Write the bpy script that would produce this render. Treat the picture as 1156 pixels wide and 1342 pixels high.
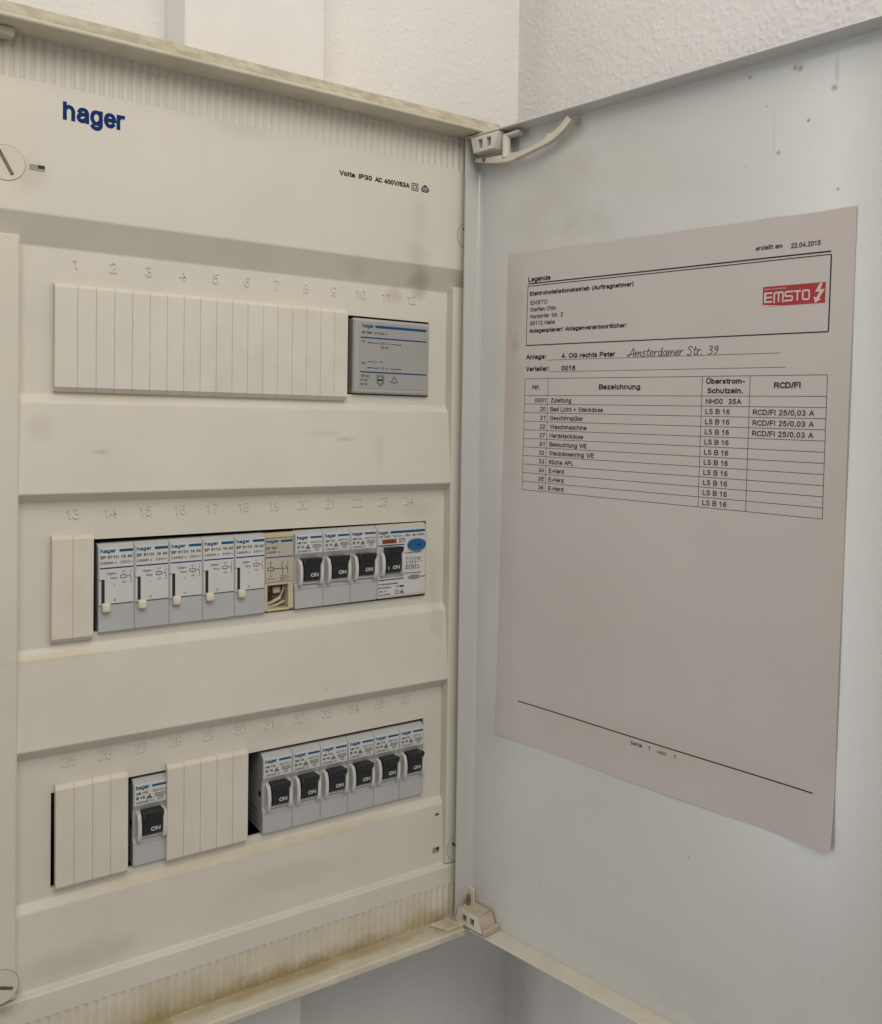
import bpy, bmesh, math, random
from mathutils import Vector, Matrix
random.seed(7)
S = 0.001                                   # everything below is laid out in millimetres
scene = bpy.context.scene
for o in list(bpy.data.objects): bpy.data.objects.remove(o)
col = scene.collection

# ------------------------------------------------------------------ camera
cam_d = bpy.data.cameras.new('camera'); cam = bpy.data.objects.new('camera', cam_d); col.objects.link(cam)
YAW, PITCH, ROLL = 0.6007, -0.0171, 0.0145
fw = Vector((math.sin(YAW)*math.cos(PITCH), math.cos(YAW)*math.cos(PITCH), math.sin(PITCH)))
rt = Vector((math.cos(YAW), -math.sin(YAW), 0)); up = rt.cross(fw)
rt2 = math.cos(ROLL)*rt + math.sin(ROLL)*up; up2 = -math.sin(ROLL)*rt + math.cos(ROLL)*up
mw = Matrix((rt2, up2, -fw)).transposed().to_4x4(); mw.translation = Vector((-74.04, -476.66, -41.91))*S
cam.matrix_world = mw
cam_d.sensor_fit = 'HORIZONTAL'; cam_d.sensor_width = 36.0
cam_d.lens = 1158.3/1156*36; cam_d.shift_x = (578-634.24)/1156; cam_d.shift_y = (579.98-671)/1156
cam_d.clip_start = 0.01; cam_d.clip_end = 50
scene.camera = cam

# ------------------------------------------------------------------ light (indoor: soft room light)
world = bpy.data.worlds.new('World'); scene.world = world; world.use_nodes = True
bg = world.node_tree.nodes['Background']; bg.inputs[0].default_value = (1.0, 0.985, 0.96, 1); bg.inputs[1].default_value = 0.245
def area(name, loc, target, size, power, colr):
    d = bpy.data.lights.new(name, 'AREA'); d.shape = 'DISK'; d.size = size; d.energy = power; d.color = colr
    o = bpy.data.objects.new(name, d); col.objects.link(o); o.location = loc
    o.rotation_euler = (Vector(target)-Vector(loc)).to_track_quat('-Z', 'Y').to_euler(); return o
area('ceiling_lamp', (-0.06, -0.80, 0.66), (0.1, 0.0, 0.05), 0.8, 6.6, (1.0, 0.94, 0.85))
win = area('room_window', (-1.7, -0.02, 0.0), (0.3, -0.02, 0.0), 1.0, 8.2, (0.97, 0.985, 1.0))    # tall balcony window in the room's left side
win.data.shape = 'RECTANGLE'; win.data.size = 0.30; win.data.size_y = 2.3
vs = scene.view_settings; vs.view_transform = 'Standard'; vs.look = 'None'; vs.gamma = 1; vs.exposure = 0.0; vs.use_curve_mapping = False

# ------------------------------------------------------------------ materials
def srgb(r, g, b):
    f = lambda c: (c/255/12.92) if c <= 10 else ((c/255+0.055)/1.055)**2.4
    return (f(r), f(g), f(b), 1)
def mat(name, colr, rough=0.45, var=0.05, vscale=25, stains=(), stain_col=(0.30, 0.25, 0.17, 1), specks=0.0, speck_col=(0.13, 0.10, 0.06, 1),
        speck_scale=350, bump=0.0, bscale=900, spec=0.4, metal=0.0, wallgrain=0.0, rvar=0.06, yellow=0.0, yellow_col=(0.50, 0.43, 0.27, 1)):
    m = bpy.data.materials.new(name); m.use_nodes = True; nt = m.node_tree; N = nt.nodes; Lk = nt.links
    b = N['Principled BSDF']; b.inputs['Roughness'].default_value = rough; b.inputs['Metallic'].default_value = metal
    b.inputs['Specular IOR Level'].default_value = spec
    geo = N.new('ShaderNodeNewGeometry'); pos = geo.outputs['Position']
    def noise(scale, detail=3, rough_=0.55):
        n = N.new('ShaderNodeTexNoise'); n.inputs['Scale'].default_value = scale; n.inputs['Detail'].default_value = detail
        n.inputs['Roughness'].default_value = rough_; Lk.new(pos, n.inputs['Vector']); return n.outputs['Fac']
    def ramp(sock, a, c, lo=0.0, hi=1.0):
        r = N.new('ShaderNodeMapRange'); r.interpolation_type = 'SMOOTHSTEP'
        r.inputs['From Min'].default_value = a; r.inputs['From Max'].default_value = c
        r.inputs['To Min'].default_value = lo; r.inputs['To Max'].default_value = hi; Lk.new(sock, r.inputs['Value']); return r.outputs['Result']
    def math_(op, a, c):
        q = N.new('ShaderNodeMath'); q.operation = op
        for i, v in enumerate((a, c)):
            if isinstance(v, (int, float)): q.inputs[i].default_value = v
            else: Lk.new(v, q.inputs[i])
        return q.outputs[0]
    def mix(fac, a, c):
        q = N.new('ShaderNodeMix'); q.data_type = 'RGBA'
        if isinstance(fac, (int, float)): q.inputs[0].default_value = fac
        else: Lk.new(fac, q.inputs[0])
        for i, v in ((6, a), (7, c)):
            if isinstance(v, tuple): q.inputs[i].default_value = v
            else: Lk.new(v, q.inputs[i])
        return q.outputs[2]
    c = tuple(colr)
    if var:
        lo = tuple(x*(1-var) for x in colr[:3])+(1,); hi = tuple(min(1, x*(1+var)) for x in colr[:3])+(1,)
        c = mix(ramp(noise(vscale, 4), 0.3, 0.7), lo, hi)
    if yellow: c = mix(ramp(noise(55, 5, 0.65), 0.42, 0.72, 0, yellow), c, yellow_col)
    nz = noise(70, 5, 0.65) if stains else None
    for st in stains:                        # (x, y, z, rx, ry, rz, strength[, colour]) in mm: smudges with a place of their own
        v = N.new('ShaderNodeVectorMath'); v.operation = 'SUBTRACT'; Lk.new(pos, v.inputs[0]); v.inputs[1].default_value = tuple(a*S for a in st[:3])
        w = N.new('ShaderNodeVectorMath'); w.operation = 'MULTIPLY'; Lk.new(v.outputs[0], w.inputs[0]); w.inputs[1].default_value = tuple(1/(a*S) for a in st[3:6])
        l = N.new('ShaderNodeVectorMath'); l.operation = 'LENGTH'; Lk.new(w.outputs[0], l.inputs[0])
        d = math_('ADD', l.outputs['Value'], math_('MULTIPLY', math_('SUBTRACT', nz, 0.5), 1.3))
        c = mix(ramp(d, 0.15, 1.0, st[6], 0), c, st[7] if len(st) > 7 else stain_col)
    if specks: c = mix(math_('MULTIPLY', ramp(noise(speck_scale, 2), 0.70, 0.78), math_('MULTIPLY', ramp(noise(40, 3), 0.45, 0.65), specks)), c, speck_col)
    if isinstance(c, tuple): b.inputs['Base Color'].default_value = c
    else: Lk.new(c, b.inputs['Base Color'])
    if bump or wallgrain:
        bp = N.new('ShaderNodeBump'); bp.inputs['Strength'].default_value = 1.0
        if wallgrain:
            h = math_('ADD', math_('MULTIPLY', noise(165, 1.0, 0.45), 1.3), math_('MULTIPLY', ramp(noise(340, 0.5, 0.4), 0.42, 0.85), 0.8))
            bp.inputs['Distance'].default_value = wallgrain
        else:
            h = noise(bscale, 3); bp.inputs['Distance'].default_value = bump
        Lk.new(h, bp.inputs['Height']); Lk.new(bp.outputs[0], b.inputs['Normal'])
        if not wallgrain:
            Lk.new(ramp(noise(60, 4), 0.3, 0.7, rough-rvar, rough+rvar), b.inputs['Roughness'])
    return m

IVORY = (0.66, 0.63, 0.555, 1)
M = {}
soot = (0.26, 0.21, 0.15, 1)
M['cover'] = mat('ivory_cover_plastic', IVORY, 0.42, 0.03, 14, bump=0.00006, bscale=2200, specks=0.25, stains=[
    (199, -6, 60, 12, 40, 20, 0.22, soot), (203, 0, 50, 11, 40, 9, 0.42, soot), (186, 4, 38, 8, 40, 7, 0.28, soot), (204, 4, 41, 7, 40, 6, 0.35, soot), (160, -6, 52, 12, 40, 9, 0.15, soot),
    (199, -6, 86, 7, 30, 18, 0.13, soot), (88, -6, 117, 22, 30, 9, 0.13, soot), (-14, -6, 77, 12, 30, 16, 0.18, soot), (-10, 0, -45, 9, 30, 10, 0.16, soot),
    (18, 0, -57, 6, 30, 1.6, 0.3, soot), (140, 0, -47, 16, 30, 3, 0.16, soot), (152, 0, -50, 9, 30, 2, 0.3, soot), (175, 0, -60, 5, 30, 16, 0.12, soot), (30, 4, -29, 46, 30, 4, 0.3, (0.56, 0.47, 0.28, 1)), (60, 2, -281, 90, 30, 4, 0.45, (0.52, 0.42, 0.24, 1)),
    (150, 2, -282, 70, 30, 4, 0.4, (0.52, 0.42, 0.24, 1)), (0, 2, -158, 40, 30, 3, 0.4, (0.56, 0.47, 0.28, 1)), (10, -3, -312, 40, 30, 12, 0.22, soot), (120, -3, -300, 50, 30, 12, 0.14, soot), (-26, -5, -322, 14, 20, 8, 0.7, soot),
    (218, 0, -150, 8, 30, 40, 0.15, soot), (205, 4, -94, 18, 20, 8, 0.16, soot), (120, 4, -218, 30, 20, 6, 0.16, soot)])
M['ribs'] = mat('ivory_rib_plastic', IVORY, 0.45, 0.04, 20, bump=0.00006, bscale=2200, specks=0.3)
M['ribs_dirty'] = mat('yellowed_rib_plastic', (0.66, 0.62, 0.52, 1), 0.5, 0.05, 20, specks=0.5, yellow=0.35, stains=[
    (100, -6, -357, 170, 20, 12, 0.85, (0.33, 0.24, 0.10, 1)), (210, -6, -352, 40, 20, 12, 0.6, (0.42, 0.33, 0.16, 1)), (60, -6, -350, 60, 20, 16, 0.35, (0.45, 0.37, 0.2, 1)),
    (100, -4, -321, 160, 8, 2.5, 0.65, (0.37, 0.28, 0.14, 1)), (225, -3, -321, 30, 9, 4, 0.7, (0.33, 0.24, 0.12, 1))])
M['frame'] = mat('yellowed_frame_paint', (0.62, 0.585, 0.47, 1), 0.45, 0.06, 40, specks=1.0, speck_scale=520, yellow=0.35, yellow_col=(0.45, 0.39, 0.24, 1), bump=0.0002, bscale=500, stains=[
    (222, -14, -356, 22, 14, 6, 0.7, (0.30, 0.22, 0.11, 1)), (130, -9, -356, 130, 9, 5, 0.75, (0.38, 0.29, 0.14, 1)), (20, -9, -356, 80, 9, 5, 0.65, (0.38, 0.29, 0.14, 1)), (247, -18, 147, 12, 10, 6, 0.6, (0.35, 0.27, 0.15, 1))])
M['inside'] = mat('grey_interior', (0.10, 0.10, 0.10, 1), 0.7, 0.05)
M['rail'] = mat('zinc_rail', (0.4, 0.4, 0.4, 1), 0.4, 0.1, metal=0.8)
M['strip'] = mat('ivory_blank_plastic', (0.68, 0.65, 0.575, 1), 0.42, 0.03, 30, specks=0.35, bump=0.00005, bscale=2400, yellow=0.12)
M['strip_old'] = mat('yellowed_blank_plastic', (0.67, 0.63, 0.54, 1), 0.45, 0.03, 30, specks=0.4, bump=0.00005, bscale=2400, yellow=0.16, yellow_col=(0.58, 0.51, 0.37, 1))
M['grey'] = mat('grey_device_plastic', (0.46, 0.465, 0.465, 1), 0.42, 0.03, 60, bump=0.00006, bscale=3000, specks=0.15)
M['grey_top'] = mat('grey_beige_device_plastic', (0.50, 0.485, 0.44, 1), 0.45, 0.05, 80, bump=0.00006, bscale=3000, specks=0.5)
M['label'] = mat('pale_label', (0.60, 0.60, 0.59, 1), 0.4, 0.02, 60, bump=0.00004, bscale=3000)
M['trafo'] = mat('grey_transformer_plastic', (0.40, 0.395, 0.375, 1), 0.4, 0.04, 50, bump=0.00006, bscale=3000)
M['trafo_face'] = mat('grey_transformer_face', (0.355, 0.355, 0.34, 1), 0.38, 0.03, 50, bump=0.00004, bscale=3000)
M['beige'] = mat('yellowed_relay_plastic', (0.58, 0.50, 0.34, 1), 0.45, 0.06, 60, specks=0.4)
M['beige_face'] = mat('beige_grey_relay_face', (0.47, 0.44, 0.37, 1), 0.42, 0.04, 60)
M['lever'] = mat('cream_lever', (0.70, 0.64, 0.50, 1), 0.4, 0.04, 200)
M['guide'] = mat('pale_guide_plastic', (0.62, 0.61, 0.59, 1), 0.35, 0.03, 100)
M['toggle'] = mat('black_toggle_plastic', (0.016, 0.018, 0.022, 1), 0.38, 0.2, 300, bump=0.00005, bscale=3000)
M['black'] = mat('black_print', (0.025, 0.025, 0.03, 1), 0.5, 0, spec=0.1)
M['dark'] = mat('dark_gap', (0.02, 0.018, 0.016, 1), 0.6, 0)
M['greyprint'] = mat('grey_print', (0.065, 0.065, 0.07, 1), 0.5, 0, spec=0.1)
M['logo_blue'] = mat('dark_blue_print', (0.002, 0.026, 0.14, 1), 0.5, 0, spec=0.1)
M['blue'] = mat('blue_print', (0.007, 0.09, 0.215, 1), 0.5, 0.05, 200, spec=0.15)
M['blue_line'] = mat('deep_blue_print', (0.006, 0.06, 0.17, 1), 0.5, 0, spec=0.15)
M['white'] = mat('white_print_and_hole_light', (0.62, 0.62, 0.6, 1), 0.5, 0)
M['orange'] = mat('rust_orange_print', (0.24, 0.06, 0.02, 1), 0.5, 0.15, 600)
M['button'] = mat('blue_button_plastic', (0.008, 0.12, 0.29, 1), 0.35, 0.05)
M['lens'] = mat('grey_window', (0.24, 0.235, 0.22, 1), 0.3, 0.05)
M['brown'] = mat('dirty_terminal', (0.16, 0.12, 0.075, 1), 0.6, 0.3, 300)
M['wire'] = mat('white_wire', (0.55, 0.5, 0.4, 1), 0.5, 0.1, 300)
M['brass'] = mat('old_brass', (0.36, 0.25, 0.10, 1), 0.38, 0.2, 500, metal=0.9)
M['screw'] = mat('ivory_screw', (0.62, 0.585, 0.50, 1), 0.42, 0.03, 30)
M['hinge'] = mat('ivory_hinge_plastic', (0.63, 0.60, 0.53, 1), 0.4, 0.05, 60, yellow=0.2)
M['hinge_old'] = mat('brown_stained_hinge', (0.50, 0.43, 0.33, 1), 0.45, 0.10, 80, yellow=0.5, yellow_col=(0.30, 0.22, 0.13, 1))
M['arm'] = mat('yellowed_stay_arm', (0.58, 0.53, 0.43, 1), 0.4, 0.05, 60)
M['wall'] = mat('woodchip_wall_paint', (0.76, 0.74, 0.72, 1), 0.75, 0.03, 10, wallgrain=0.00033, spec=0.2)
M['duct'] = mat('painted_smooth_duct', (0.77, 0.745, 0.725, 1), 0.6, 0.03, 18, bump=0.0003, bscale=90, spec=0.3)
M['paper'] = None

# ------------------------------------------------------------------ mesh builder
class B:
    def __init__(s): s.v = []; s.f = []; s.m = []; s.sm = []
    def add(s, vs_, fs, m=0, smooth=False):
        k = len(s.v); s.v += [tuple(q) for q in vs_]
        for f in fs: s.f.append(tuple(i+k for i in f)); s.m.append(m); s.sm.append(smooth)
    def box(s, x0, x1, y0, y1, z0, z1, m=0, bev=0, seg=1, T=None):
        bm = bmesh.new(); bmesh.ops.create_cube(bm, size=1)
        for v in bm.verts: v.co = ((x0+x1)/2+v.co.x*(x1-x0), (y0+y1)/2+v.co.y*(y1-y0), (z0+z1)/2+v.co.z*(z1-z0))
        if bev: bmesh.ops.bevel(bm, geom=list(bm.edges), offset=bev, segments=seg, affect='EDGES', profile=0.5)
        s.bm(bm, m, T, smooth=seg > 1)
    def bm(s, bm, m=0, T=None, smooth=False):
        bm.verts.ensure_lookup_table(); bm.verts.index_update()
        s.add([T(*v.co) if T else v.co for v in bm.verts], [[v.index for v in f.verts] for f in bm.faces], m, smooth); bm.free()
    def prism_x(s, prof, x0, x1, m=0, smooth=False, T=None):       # closed (y,z) outline swept along x
        n = len(prof); vs_ = [(x0, y, z) for y, z in prof]+[(x1, y, z) for y, z in prof]
        if T: vs_ = [T(*q) for q in vs_]
        s.add(vs_, [(i, (i+1) % n, n+(i+1) % n, n+i) for i in range(n)], m, smooth); s.add(vs_, [tuple(range(n))[::-1], tuple(range(n, 2*n))], m)
    def prism_y(s, prof, y0, y1, m=0, smooth=False, T=None):       # closed (x,z) outline swept along y
        n = len(prof); vs_ = [(x, y0, z) for x, z in prof]+[(x, y1, z) for x, z in prof]
        if T: vs_ = [T(*q) for q in vs_]
        s.add(vs_, [(i, n+i, n+(i+1) % n, (i+1) % n) for i in range(n)], m, smooth); s.add(vs_, [tuple(range(n)), tuple(range(n, 2*n))[::-1]], m)
    def tube(s, pts, r, m=0, n=8, T=None):
        vs_ = []; P = [Vector(q) for q in pts]
        for i, q in enumerate(P):
            d = (P[min(i+1, len(P)-1)]-P[max(i-1, 0)]).normalized(); a = d.orthogonal().normalized() if abs(d.z) < .9 else Vector((1, 0, 0)); a = (a-d*a.dot(d)).normalized(); c = d.cross(a)
            for k in range(n): vs_.append(q+(a*math.cos(2*math.pi*k/n)+c*math.sin(2*math.pi*k/n))*r)
        if T: vs_ = [T(*q) for q in vs_]
        L_ = len(P)
        s.add(vs_, [(i*n+k, i*n+(k+1) % n, (i+1)*n+(k+1) % n, (i+1)*n+k) for i in range(L_-1) for k in range(n)], m, True)
        s.add(vs_, [tuple(range(n))[::-1], tuple(range((L_-1)*n, L_*n))], m)
    def build(s, name, mats, parent=None, org=(0, 0, 0), fix=True):
        me = bpy.data.meshes.new(name); me.from_pydata([tuple((q[i]-org[i])*S for i in range(3)) for q in s.v], [], s.f)
        for q in (mats if isinstance(mats, (list, tuple)) else [mats]): me.materials.append(M[q] if isinstance(q, str) else q)
        me.polygons.foreach_set('material_index', s.m); me.polygons.foreach_set('use_smooth', s.sm)
        if fix:
            bm = bmesh.new(); bm.from_mesh(me); bmesh.ops.recalc_face_normals(bm, faces=bm.faces); bm.to_mesh(me); bm.free()
        me.update(); o = bpy.data.objects.new(name, me); col.objects.link(o); o.parent = parent; return o
def thing(name, loc, label, cat, group=None):
    o = bpy.data.objects.new(name, None); col.objects.link(o); o.location = tuple(a*S for a in loc); o.empty_display_size = 0.01
    return tag(o, label, cat, group)
def tag(o, label, cat=None, group=None, kind=None):
    if label: o['label'] = label
    if cat: o['category'] = cat
    if group: o['group'] = group
    if kind: o['kind'] = kind
    return o

# ------------------------------------------------------------------ flat lettering
def E(cx, cy, rx, ry, a0, a1, n=None):
    n = n or max(2, int(abs(a1-a0)/26)); return [(cx+rx*math.cos(math.radians(a0+(a1-a0)*i/n)), cy+ry*math.sin(math.radians(a0+(a1-a0)*i/n))) for i in range(n+1)]
XH = 0.72                                                            # x-height; glyphs are pen skeletons on a cap height of 1
def bowl(): return E(.25, .36, .25, .36, 0, 360, 14)
GL = {
 'A': (.78, [[(0, 0), (.36, 1), (.72, 0)], [(.12, .33), (.60, .33)]]), 'B': (.72, [[(0, 0), (0, 1)]+E(.38, .76, .24, .24, 90, -90)+[(0, .52)], [(.38, .52)]+E(.40, .26, .26, .26, 90, -90)+[(0, 0)]]),
 'C': (.80, [E(.38, .5, .38, .5, 42, 318)]), 'D': (.78, [[(0, 0), (0, 1), (.3, 1)]+E(.30, .5, .38, .5, 90, -90)+[(0, 0)]]), 'E': (.70, [[(.56, 1), (0, 1), (0, 0), (.58, 0)], [(0, .53), (.52, .53)]]),
 'F': (.64, [[(.54, 1), (0, 1), (0, 0)], [(0, .50), (.46, .50)]]), 'G': (.86, [E(.38, .5, .38, .5, 45, 340)+[(.74, .45), (.42, .45)]]), 'H': (.78, [[(0, 0), (0, 1)], [(.62, 0), (.62, 1)], [(0, .53), (.62, .53)]]),
 'I': (.20, [[(.03, 0), (.03, 1)]]), 'K': (.72, [[(0, 0), (0, 1)], [(.60, 1), (0, .38)], [(.22, .58), (.62, 0)]]), 'L': (.60, [[(0, 1), (0, 0), (.50, 0)]]),
 'M': (.90, [[(0, 0), (0, 1), (.36, .1), (.72, 1), (.72, 0)]]), 'N': (.78, [[(0, 0), (0, 1), (.62, 0), (.62, 1)]]), 'O': (.88, [E(.38, .5, .38, .5, 90, 450, 18)]),
 'P': (.70, [[(0, 0), (0, 1), (.34, 1)]+E(.34, .73, .25, .27, 90, -90)+[(0, .46)]]), 'R': (.76, [[(0, 0), (0, 1), (.36, 1)]+E(.36, .74, .25, .26, 90, -90)+[(0, .48)], [(.36, .48), (.64, 0)]]),
 'S': (.72, [E(.31, .75, .27, .25, 35, 250, 8)+E(.31, .27, .29, .27, 75, -150, 9)]), 'T': (.70, [[(0, 1), (.62, 1)], [(.31, 1), (.31, 0)]]), 'U': (.78, [[(0, 1), (0, .3)]+E(.31, .3, .31, .3, 180, 360)+[(.62, 1)]]),
 'V': (.74, [[(0, 1), (.34, 0), (.68, 1)]]), 'W': (1.16, [[(0, 1), (.27, 0), (.54, 1), (.81, 0), (1.08, 1)]]), 'X': (.70, [[(0, 0), (.62, 1)], [(0, 1), (.62, 0)]]), 'Z': (.68, [[(.03, 1), (.58, 1), (0, 0), (.60, 0)]]),
 'a': (.62, [E(.26, .47, .22, .25, 160, 0, 6)+[(.48, 0)], [(.42, .41)]+E(.20, .20, .20, .20, 95, 285, 8)+[(.44, .16)]]), 'b': (.62, [[(0, 0), (0, 1)], bowl()]), 'c': (.56, [E(.25, .36, .25, .36, 45, 315)]),
 'd': (.64, [[(.50, 0), (.50, 1)], bowl()]), 'e': (.60, [[(.06, .37), (.44, .37)], E(.25, .36, .25, .36, 2, 318)]), 'f': (.34, [[(.14, 0), (.14, .82)]+E(.26, .82, .12, .18, 180, 80, 4), [(0, .70), (.28, .70)]]),
 'g': (.64, [bowl(), [(.50, .72), (.50, -.05)]+E(.25, -.05, .25, .25, 0, -150, 7)]), 'h': (.62, [[(0, 0), (0, 1)], [(0, .42)]+E(.23, .42, .23, .30, 170, 0, 7)+[(.46, 0)]]), 'i': (.20, [[(.03, 0), (.03, .72)], [(.03, .93), (.03, 1)]]),
 'k': (.56, [[(0, 0), (0, 1)], [(.42, .72), (0, .28)], [(.17, .45), (.46, 0)]]), 'l': (.20, [[(.03, 0), (.03, 1)]]), 'm': (.94, [[(0, 0), (0, .72)], [(0, .46)]+E(.19, .46, .19, .26, 170, 0, 6)+[(.38, 0)], [(.38, .46)]+E(.57, .46, .19, .26, 170, 0, 6)+[(.76, 0)]]),
 'n': (.62, [[(0, 0), (0, .72)], [(0, .42)]+E(.23, .42, .23, .30, 170, 0, 7)+[(.46, 0)]]), 'o': (.62, [E(.25, .36, .25, .36, 90, 450, 16)]), 'p': (.62, [[(0, -.29), (0, .72)], bowl()]), 'r': (.38, [[(0, 0), (0, .72)], [(0, .40)]+E(.22, .42, .22, .30, 170, 75, 5)]),
 's': (.54, [E(.22, .54, .19, .18, 30, 255, 7)+E(.22, .19, .21, .19, 80, -150, 8)]), 't': (.34, [[(.13, .92), (.13, .14)]+E(.25, .14, .12, .14, 180, 290, 4), [(0, .70), (.28, .70)]]), 'u': (.62, [[(0, .72), (0, .28)]+E(.23, .28, .23, .28, 180, 350, 7), [(.46, 0), (.46, .72)]]),
 'v': (.54, [[(0, .72), (.23, 0), (.46, .72)]]), 'w': (.76, [[(0, .72), (.17, 0), (.34, .72), (.51, 0), (.68, .72)]]), 'z': (.54, [[(.02, .72), (.42, .72), (0, 0), (.44, 0)]]), 'x': (.54, [[(0, 0), (.44, .72)], [(0, .72), (.44, 0)]]),
 '0': (.66, [E(.26, .5, .26, .5, 90, 450, 16)]), '1': (.66, [[(.06, .74), (.30, 1), (.30, 0)]]), '2': (.66, [E(.26, .73, .24, .27, 165, -30, 8)+[(.0, 0), (.52, 0)]]), '3': (.66, [E(.25, .75, .22, .25, 155, -90, 9), [(.25, .5)]+E(.25, .25, .26, .25, 90, -155, 9)]),
 '4': (.66, [[(.40, 0), (.40, 1), (0, .28), (.54, .28)]]), '5': (.66, [[(.48, 1), (.10, 1), (.04, .52)]+E(.25, .33, .26, .33, 130, -150, 10)]), '6': (.66, [E(.26, .31, .25, .31, 90, 450, 14), E(.31, .5, .30, .5, 60, 190, 7)]), '7': (.66, [[(0, 1), (.52, 1), (.18, 0)]]),
 '8': (.66, [E(.26, .76, .21, .24, 90, 450, 13), E(.26, .26, .26, .26, 90, 450, 14)]), '9': (.66, [E(.26, .69, .25, .31, 90, 450, 14), E(.21, .5, .30, .5, 10, -120, 7)]),
 '.': (.26, [[(.05, 0), (.05, .05)]]), ',': (.26, [[(.07, .06), (.03, -.16)]]), ':': (.28, [[(.05, 0), (.05, .05)], [(.05, .62), (.05, .67)]]), '-': (.38, [[(.02, .36), (.28, .36)]]), '/': (.36, [[(0, -.02), (.26, 1.02)]]), '+': (.66, [[(0, .42), (.5, .42)], [(.25, .17), (.25, .67)]]),
 '~': (.62, [[(0, .38), (.10, .48), (.20, .48), (.32, .38), (.42, .38), (.5, .46)]]), '=': (.62, [[(0, .3), (.5, .3)], [(0, .55), (.5, .55)]]), '(': (.34, [E(.34, .4, .28, .68, 125, 235, 6)]), ')': (.34, [E(-.10, .4, .28, .68, 55, -55, 6)]),
 'Δ': (.74, [[(0, 0), (.32, 1), (.64, 0), (0, 0)]]), ' ': (.34, []), 'Ü': (.78, [[(0, 1), (0, .3)]+E(.31, .3, .31, .3, 180, 360)+[(.62, 1)], [(.18, 1.14), (.18, 1.21)], [(.44, 1.14), (.44, 1.21)]]),
 'ü': (.62, [[(0, .72), (0, .28)]+E(.23, .28, .23, .28, 180, 350, 7), [(.46, 0), (.46, .72)], [(.10, .93), (.10, 1)], [(.36, .93), (.36, 1)]])}
TRK = 0.13                                                           # space added between letters
_lift = [0]
def stroke(b, pts, w, F, m=0, cap=True):                             # a pen stroke as one mitred ribbon
    P = [Vector(p_) for p_ in pts]; P = [p_ for i, p_ in enumerate(P) if i == 0 or (p_-P[i-1]).length > 1e-6]
    if len(P) < 2: return
    closed = (P[0]-P[-1]).length < 1e-4 and len(P) > 3
    if cap and not closed:
        P[0] = P[0]-(P[1]-P[0]).normalized()*w*0.45; P[-1] = P[-1]+(P[-1]-P[-2]).normalized()*w*0.45
    vs_ = []; k = len(P); _lift[0] += 1; dl = (_lift[0] % 9)*0.004
    for i in range(k):
        d1 = (P[i]-P[i-1]).normalized() if i else ((P[0]-P[-2]).normalized() if closed else None); d2 = (P[i+1]-P[i]).normalized() if i < k-1 else ((P[1]-P[0]).normalized() if closed else None)
        d1 = d1 or d2; d2 = d2 or d1; n1 = Vector((-d1.y, d1.x)); n2 = Vector((-d2.y, d2.x)); n_ = n1+n2
        n_ = n1 if n_.length < 1e-3 else n_.normalized(); h = w/2/max(0.45, n_.dot(n1))
        vs_ += [F(*(P[i]-n_*h), dl), F(*(P[i]+n_*h), dl)]
    b.add(vs_, [(2*i, 2*i+2, 2*i+3, 2*i+1) for i in range(k-1)], m)
def text(b, s, x, z, cap, F, width=None, bold=0.0, align='L', m=0, slant=0.0, weight=None):
    wt = weight if weight else (0.168 if bold < 0.015 else 0.215)       # stroke thickness over cap height
    nat = sum(GL[c][0]+TRK for c in s)-TRK-(GL[s[-1]][0]-max([p_[0] for st in GL[s[-1]][1] for p_ in st] or [0])) + wt
    kx = width/nat if width else cap*1.03; W_ = nat*kx; x += {'L': 0, 'C': -W_/2, 'R': -W_}[align]; cxx = wt/2; th = wt*min(cap, kx*1.2)
    iz = (cap-th)
    for c in s:
        adv, sts = GL[c]
        for st in sts:
            stroke(b, [(x+(cxx+p_[0])*kx, z+th/2+p_[1]*iz) for p_ in st], th, F, m)
        cxx += adv+TRK
def rect(b, x0, x1, z0, z1, F, m=0, n=1):
    for i in range(n):
        a = x0+(x1-x0)*i/n; c = x0+(x1-x0)*(i+1)/n
        b.add([F(a, z0), F(c, z0), F(c, z1), F(a, z1)], [(0, 1, 2, 3)], m)
def line(b, x0, z0, x1, z1, w, F, m=0, n=1):
    d = Vector((x1-x0, z1-z0)); L = d.length
    if L == 0: return
    d /= L; nx, nz = -d.y*w/2, d.x*w/2
    for i in range(n):
        ax, az = x0+(x1-x0)*i/n, z0+(z1-z0)*i/n; cx, cz = x0+(x1-x0)*(i+1)/n, z0+(z1-z0)*(i+1)/n
        b.add([F(ax-nx, az-nz), F(cx-nx, cz-nz), F(cx+nx, cz+nz), F(ax+nx, az+nz)], [(0, 1, 2, 3)], m)
def pline(b, pts, w, F, m=0):
    stroke(b, pts, w, F, m)
def ell(b, x, z, rx, rz, F, m=0, n=20): b.add([F(x+rx*math.cos(2*math.pi*i/n), z+rz*math.sin(2*math.pi*i/n)) for i in range(n)], [tuple(range(n))], m)
def ring(b, x, z, rx, rz, w, F, m=0, n=16): pline(b, [(x+rx*math.cos(2*math.pi*i/n), z+rz*math.sin(2*math.pi*i/n)) for i in range(n+1)], w, F, m)
def FP(y): return lambda a, c, d=0.0: (a, y-d, c)                            # lettering on the plane facing the room
def arc(cx, cz, r, a0, a1, n): return [(cx+r*math.cos(math.radians(a0+(a1-a0)*i/n)), cz+r*math.sin(math.radians(a0+(a1-a0)*i/n))) for i in range(n+1)]
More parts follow.
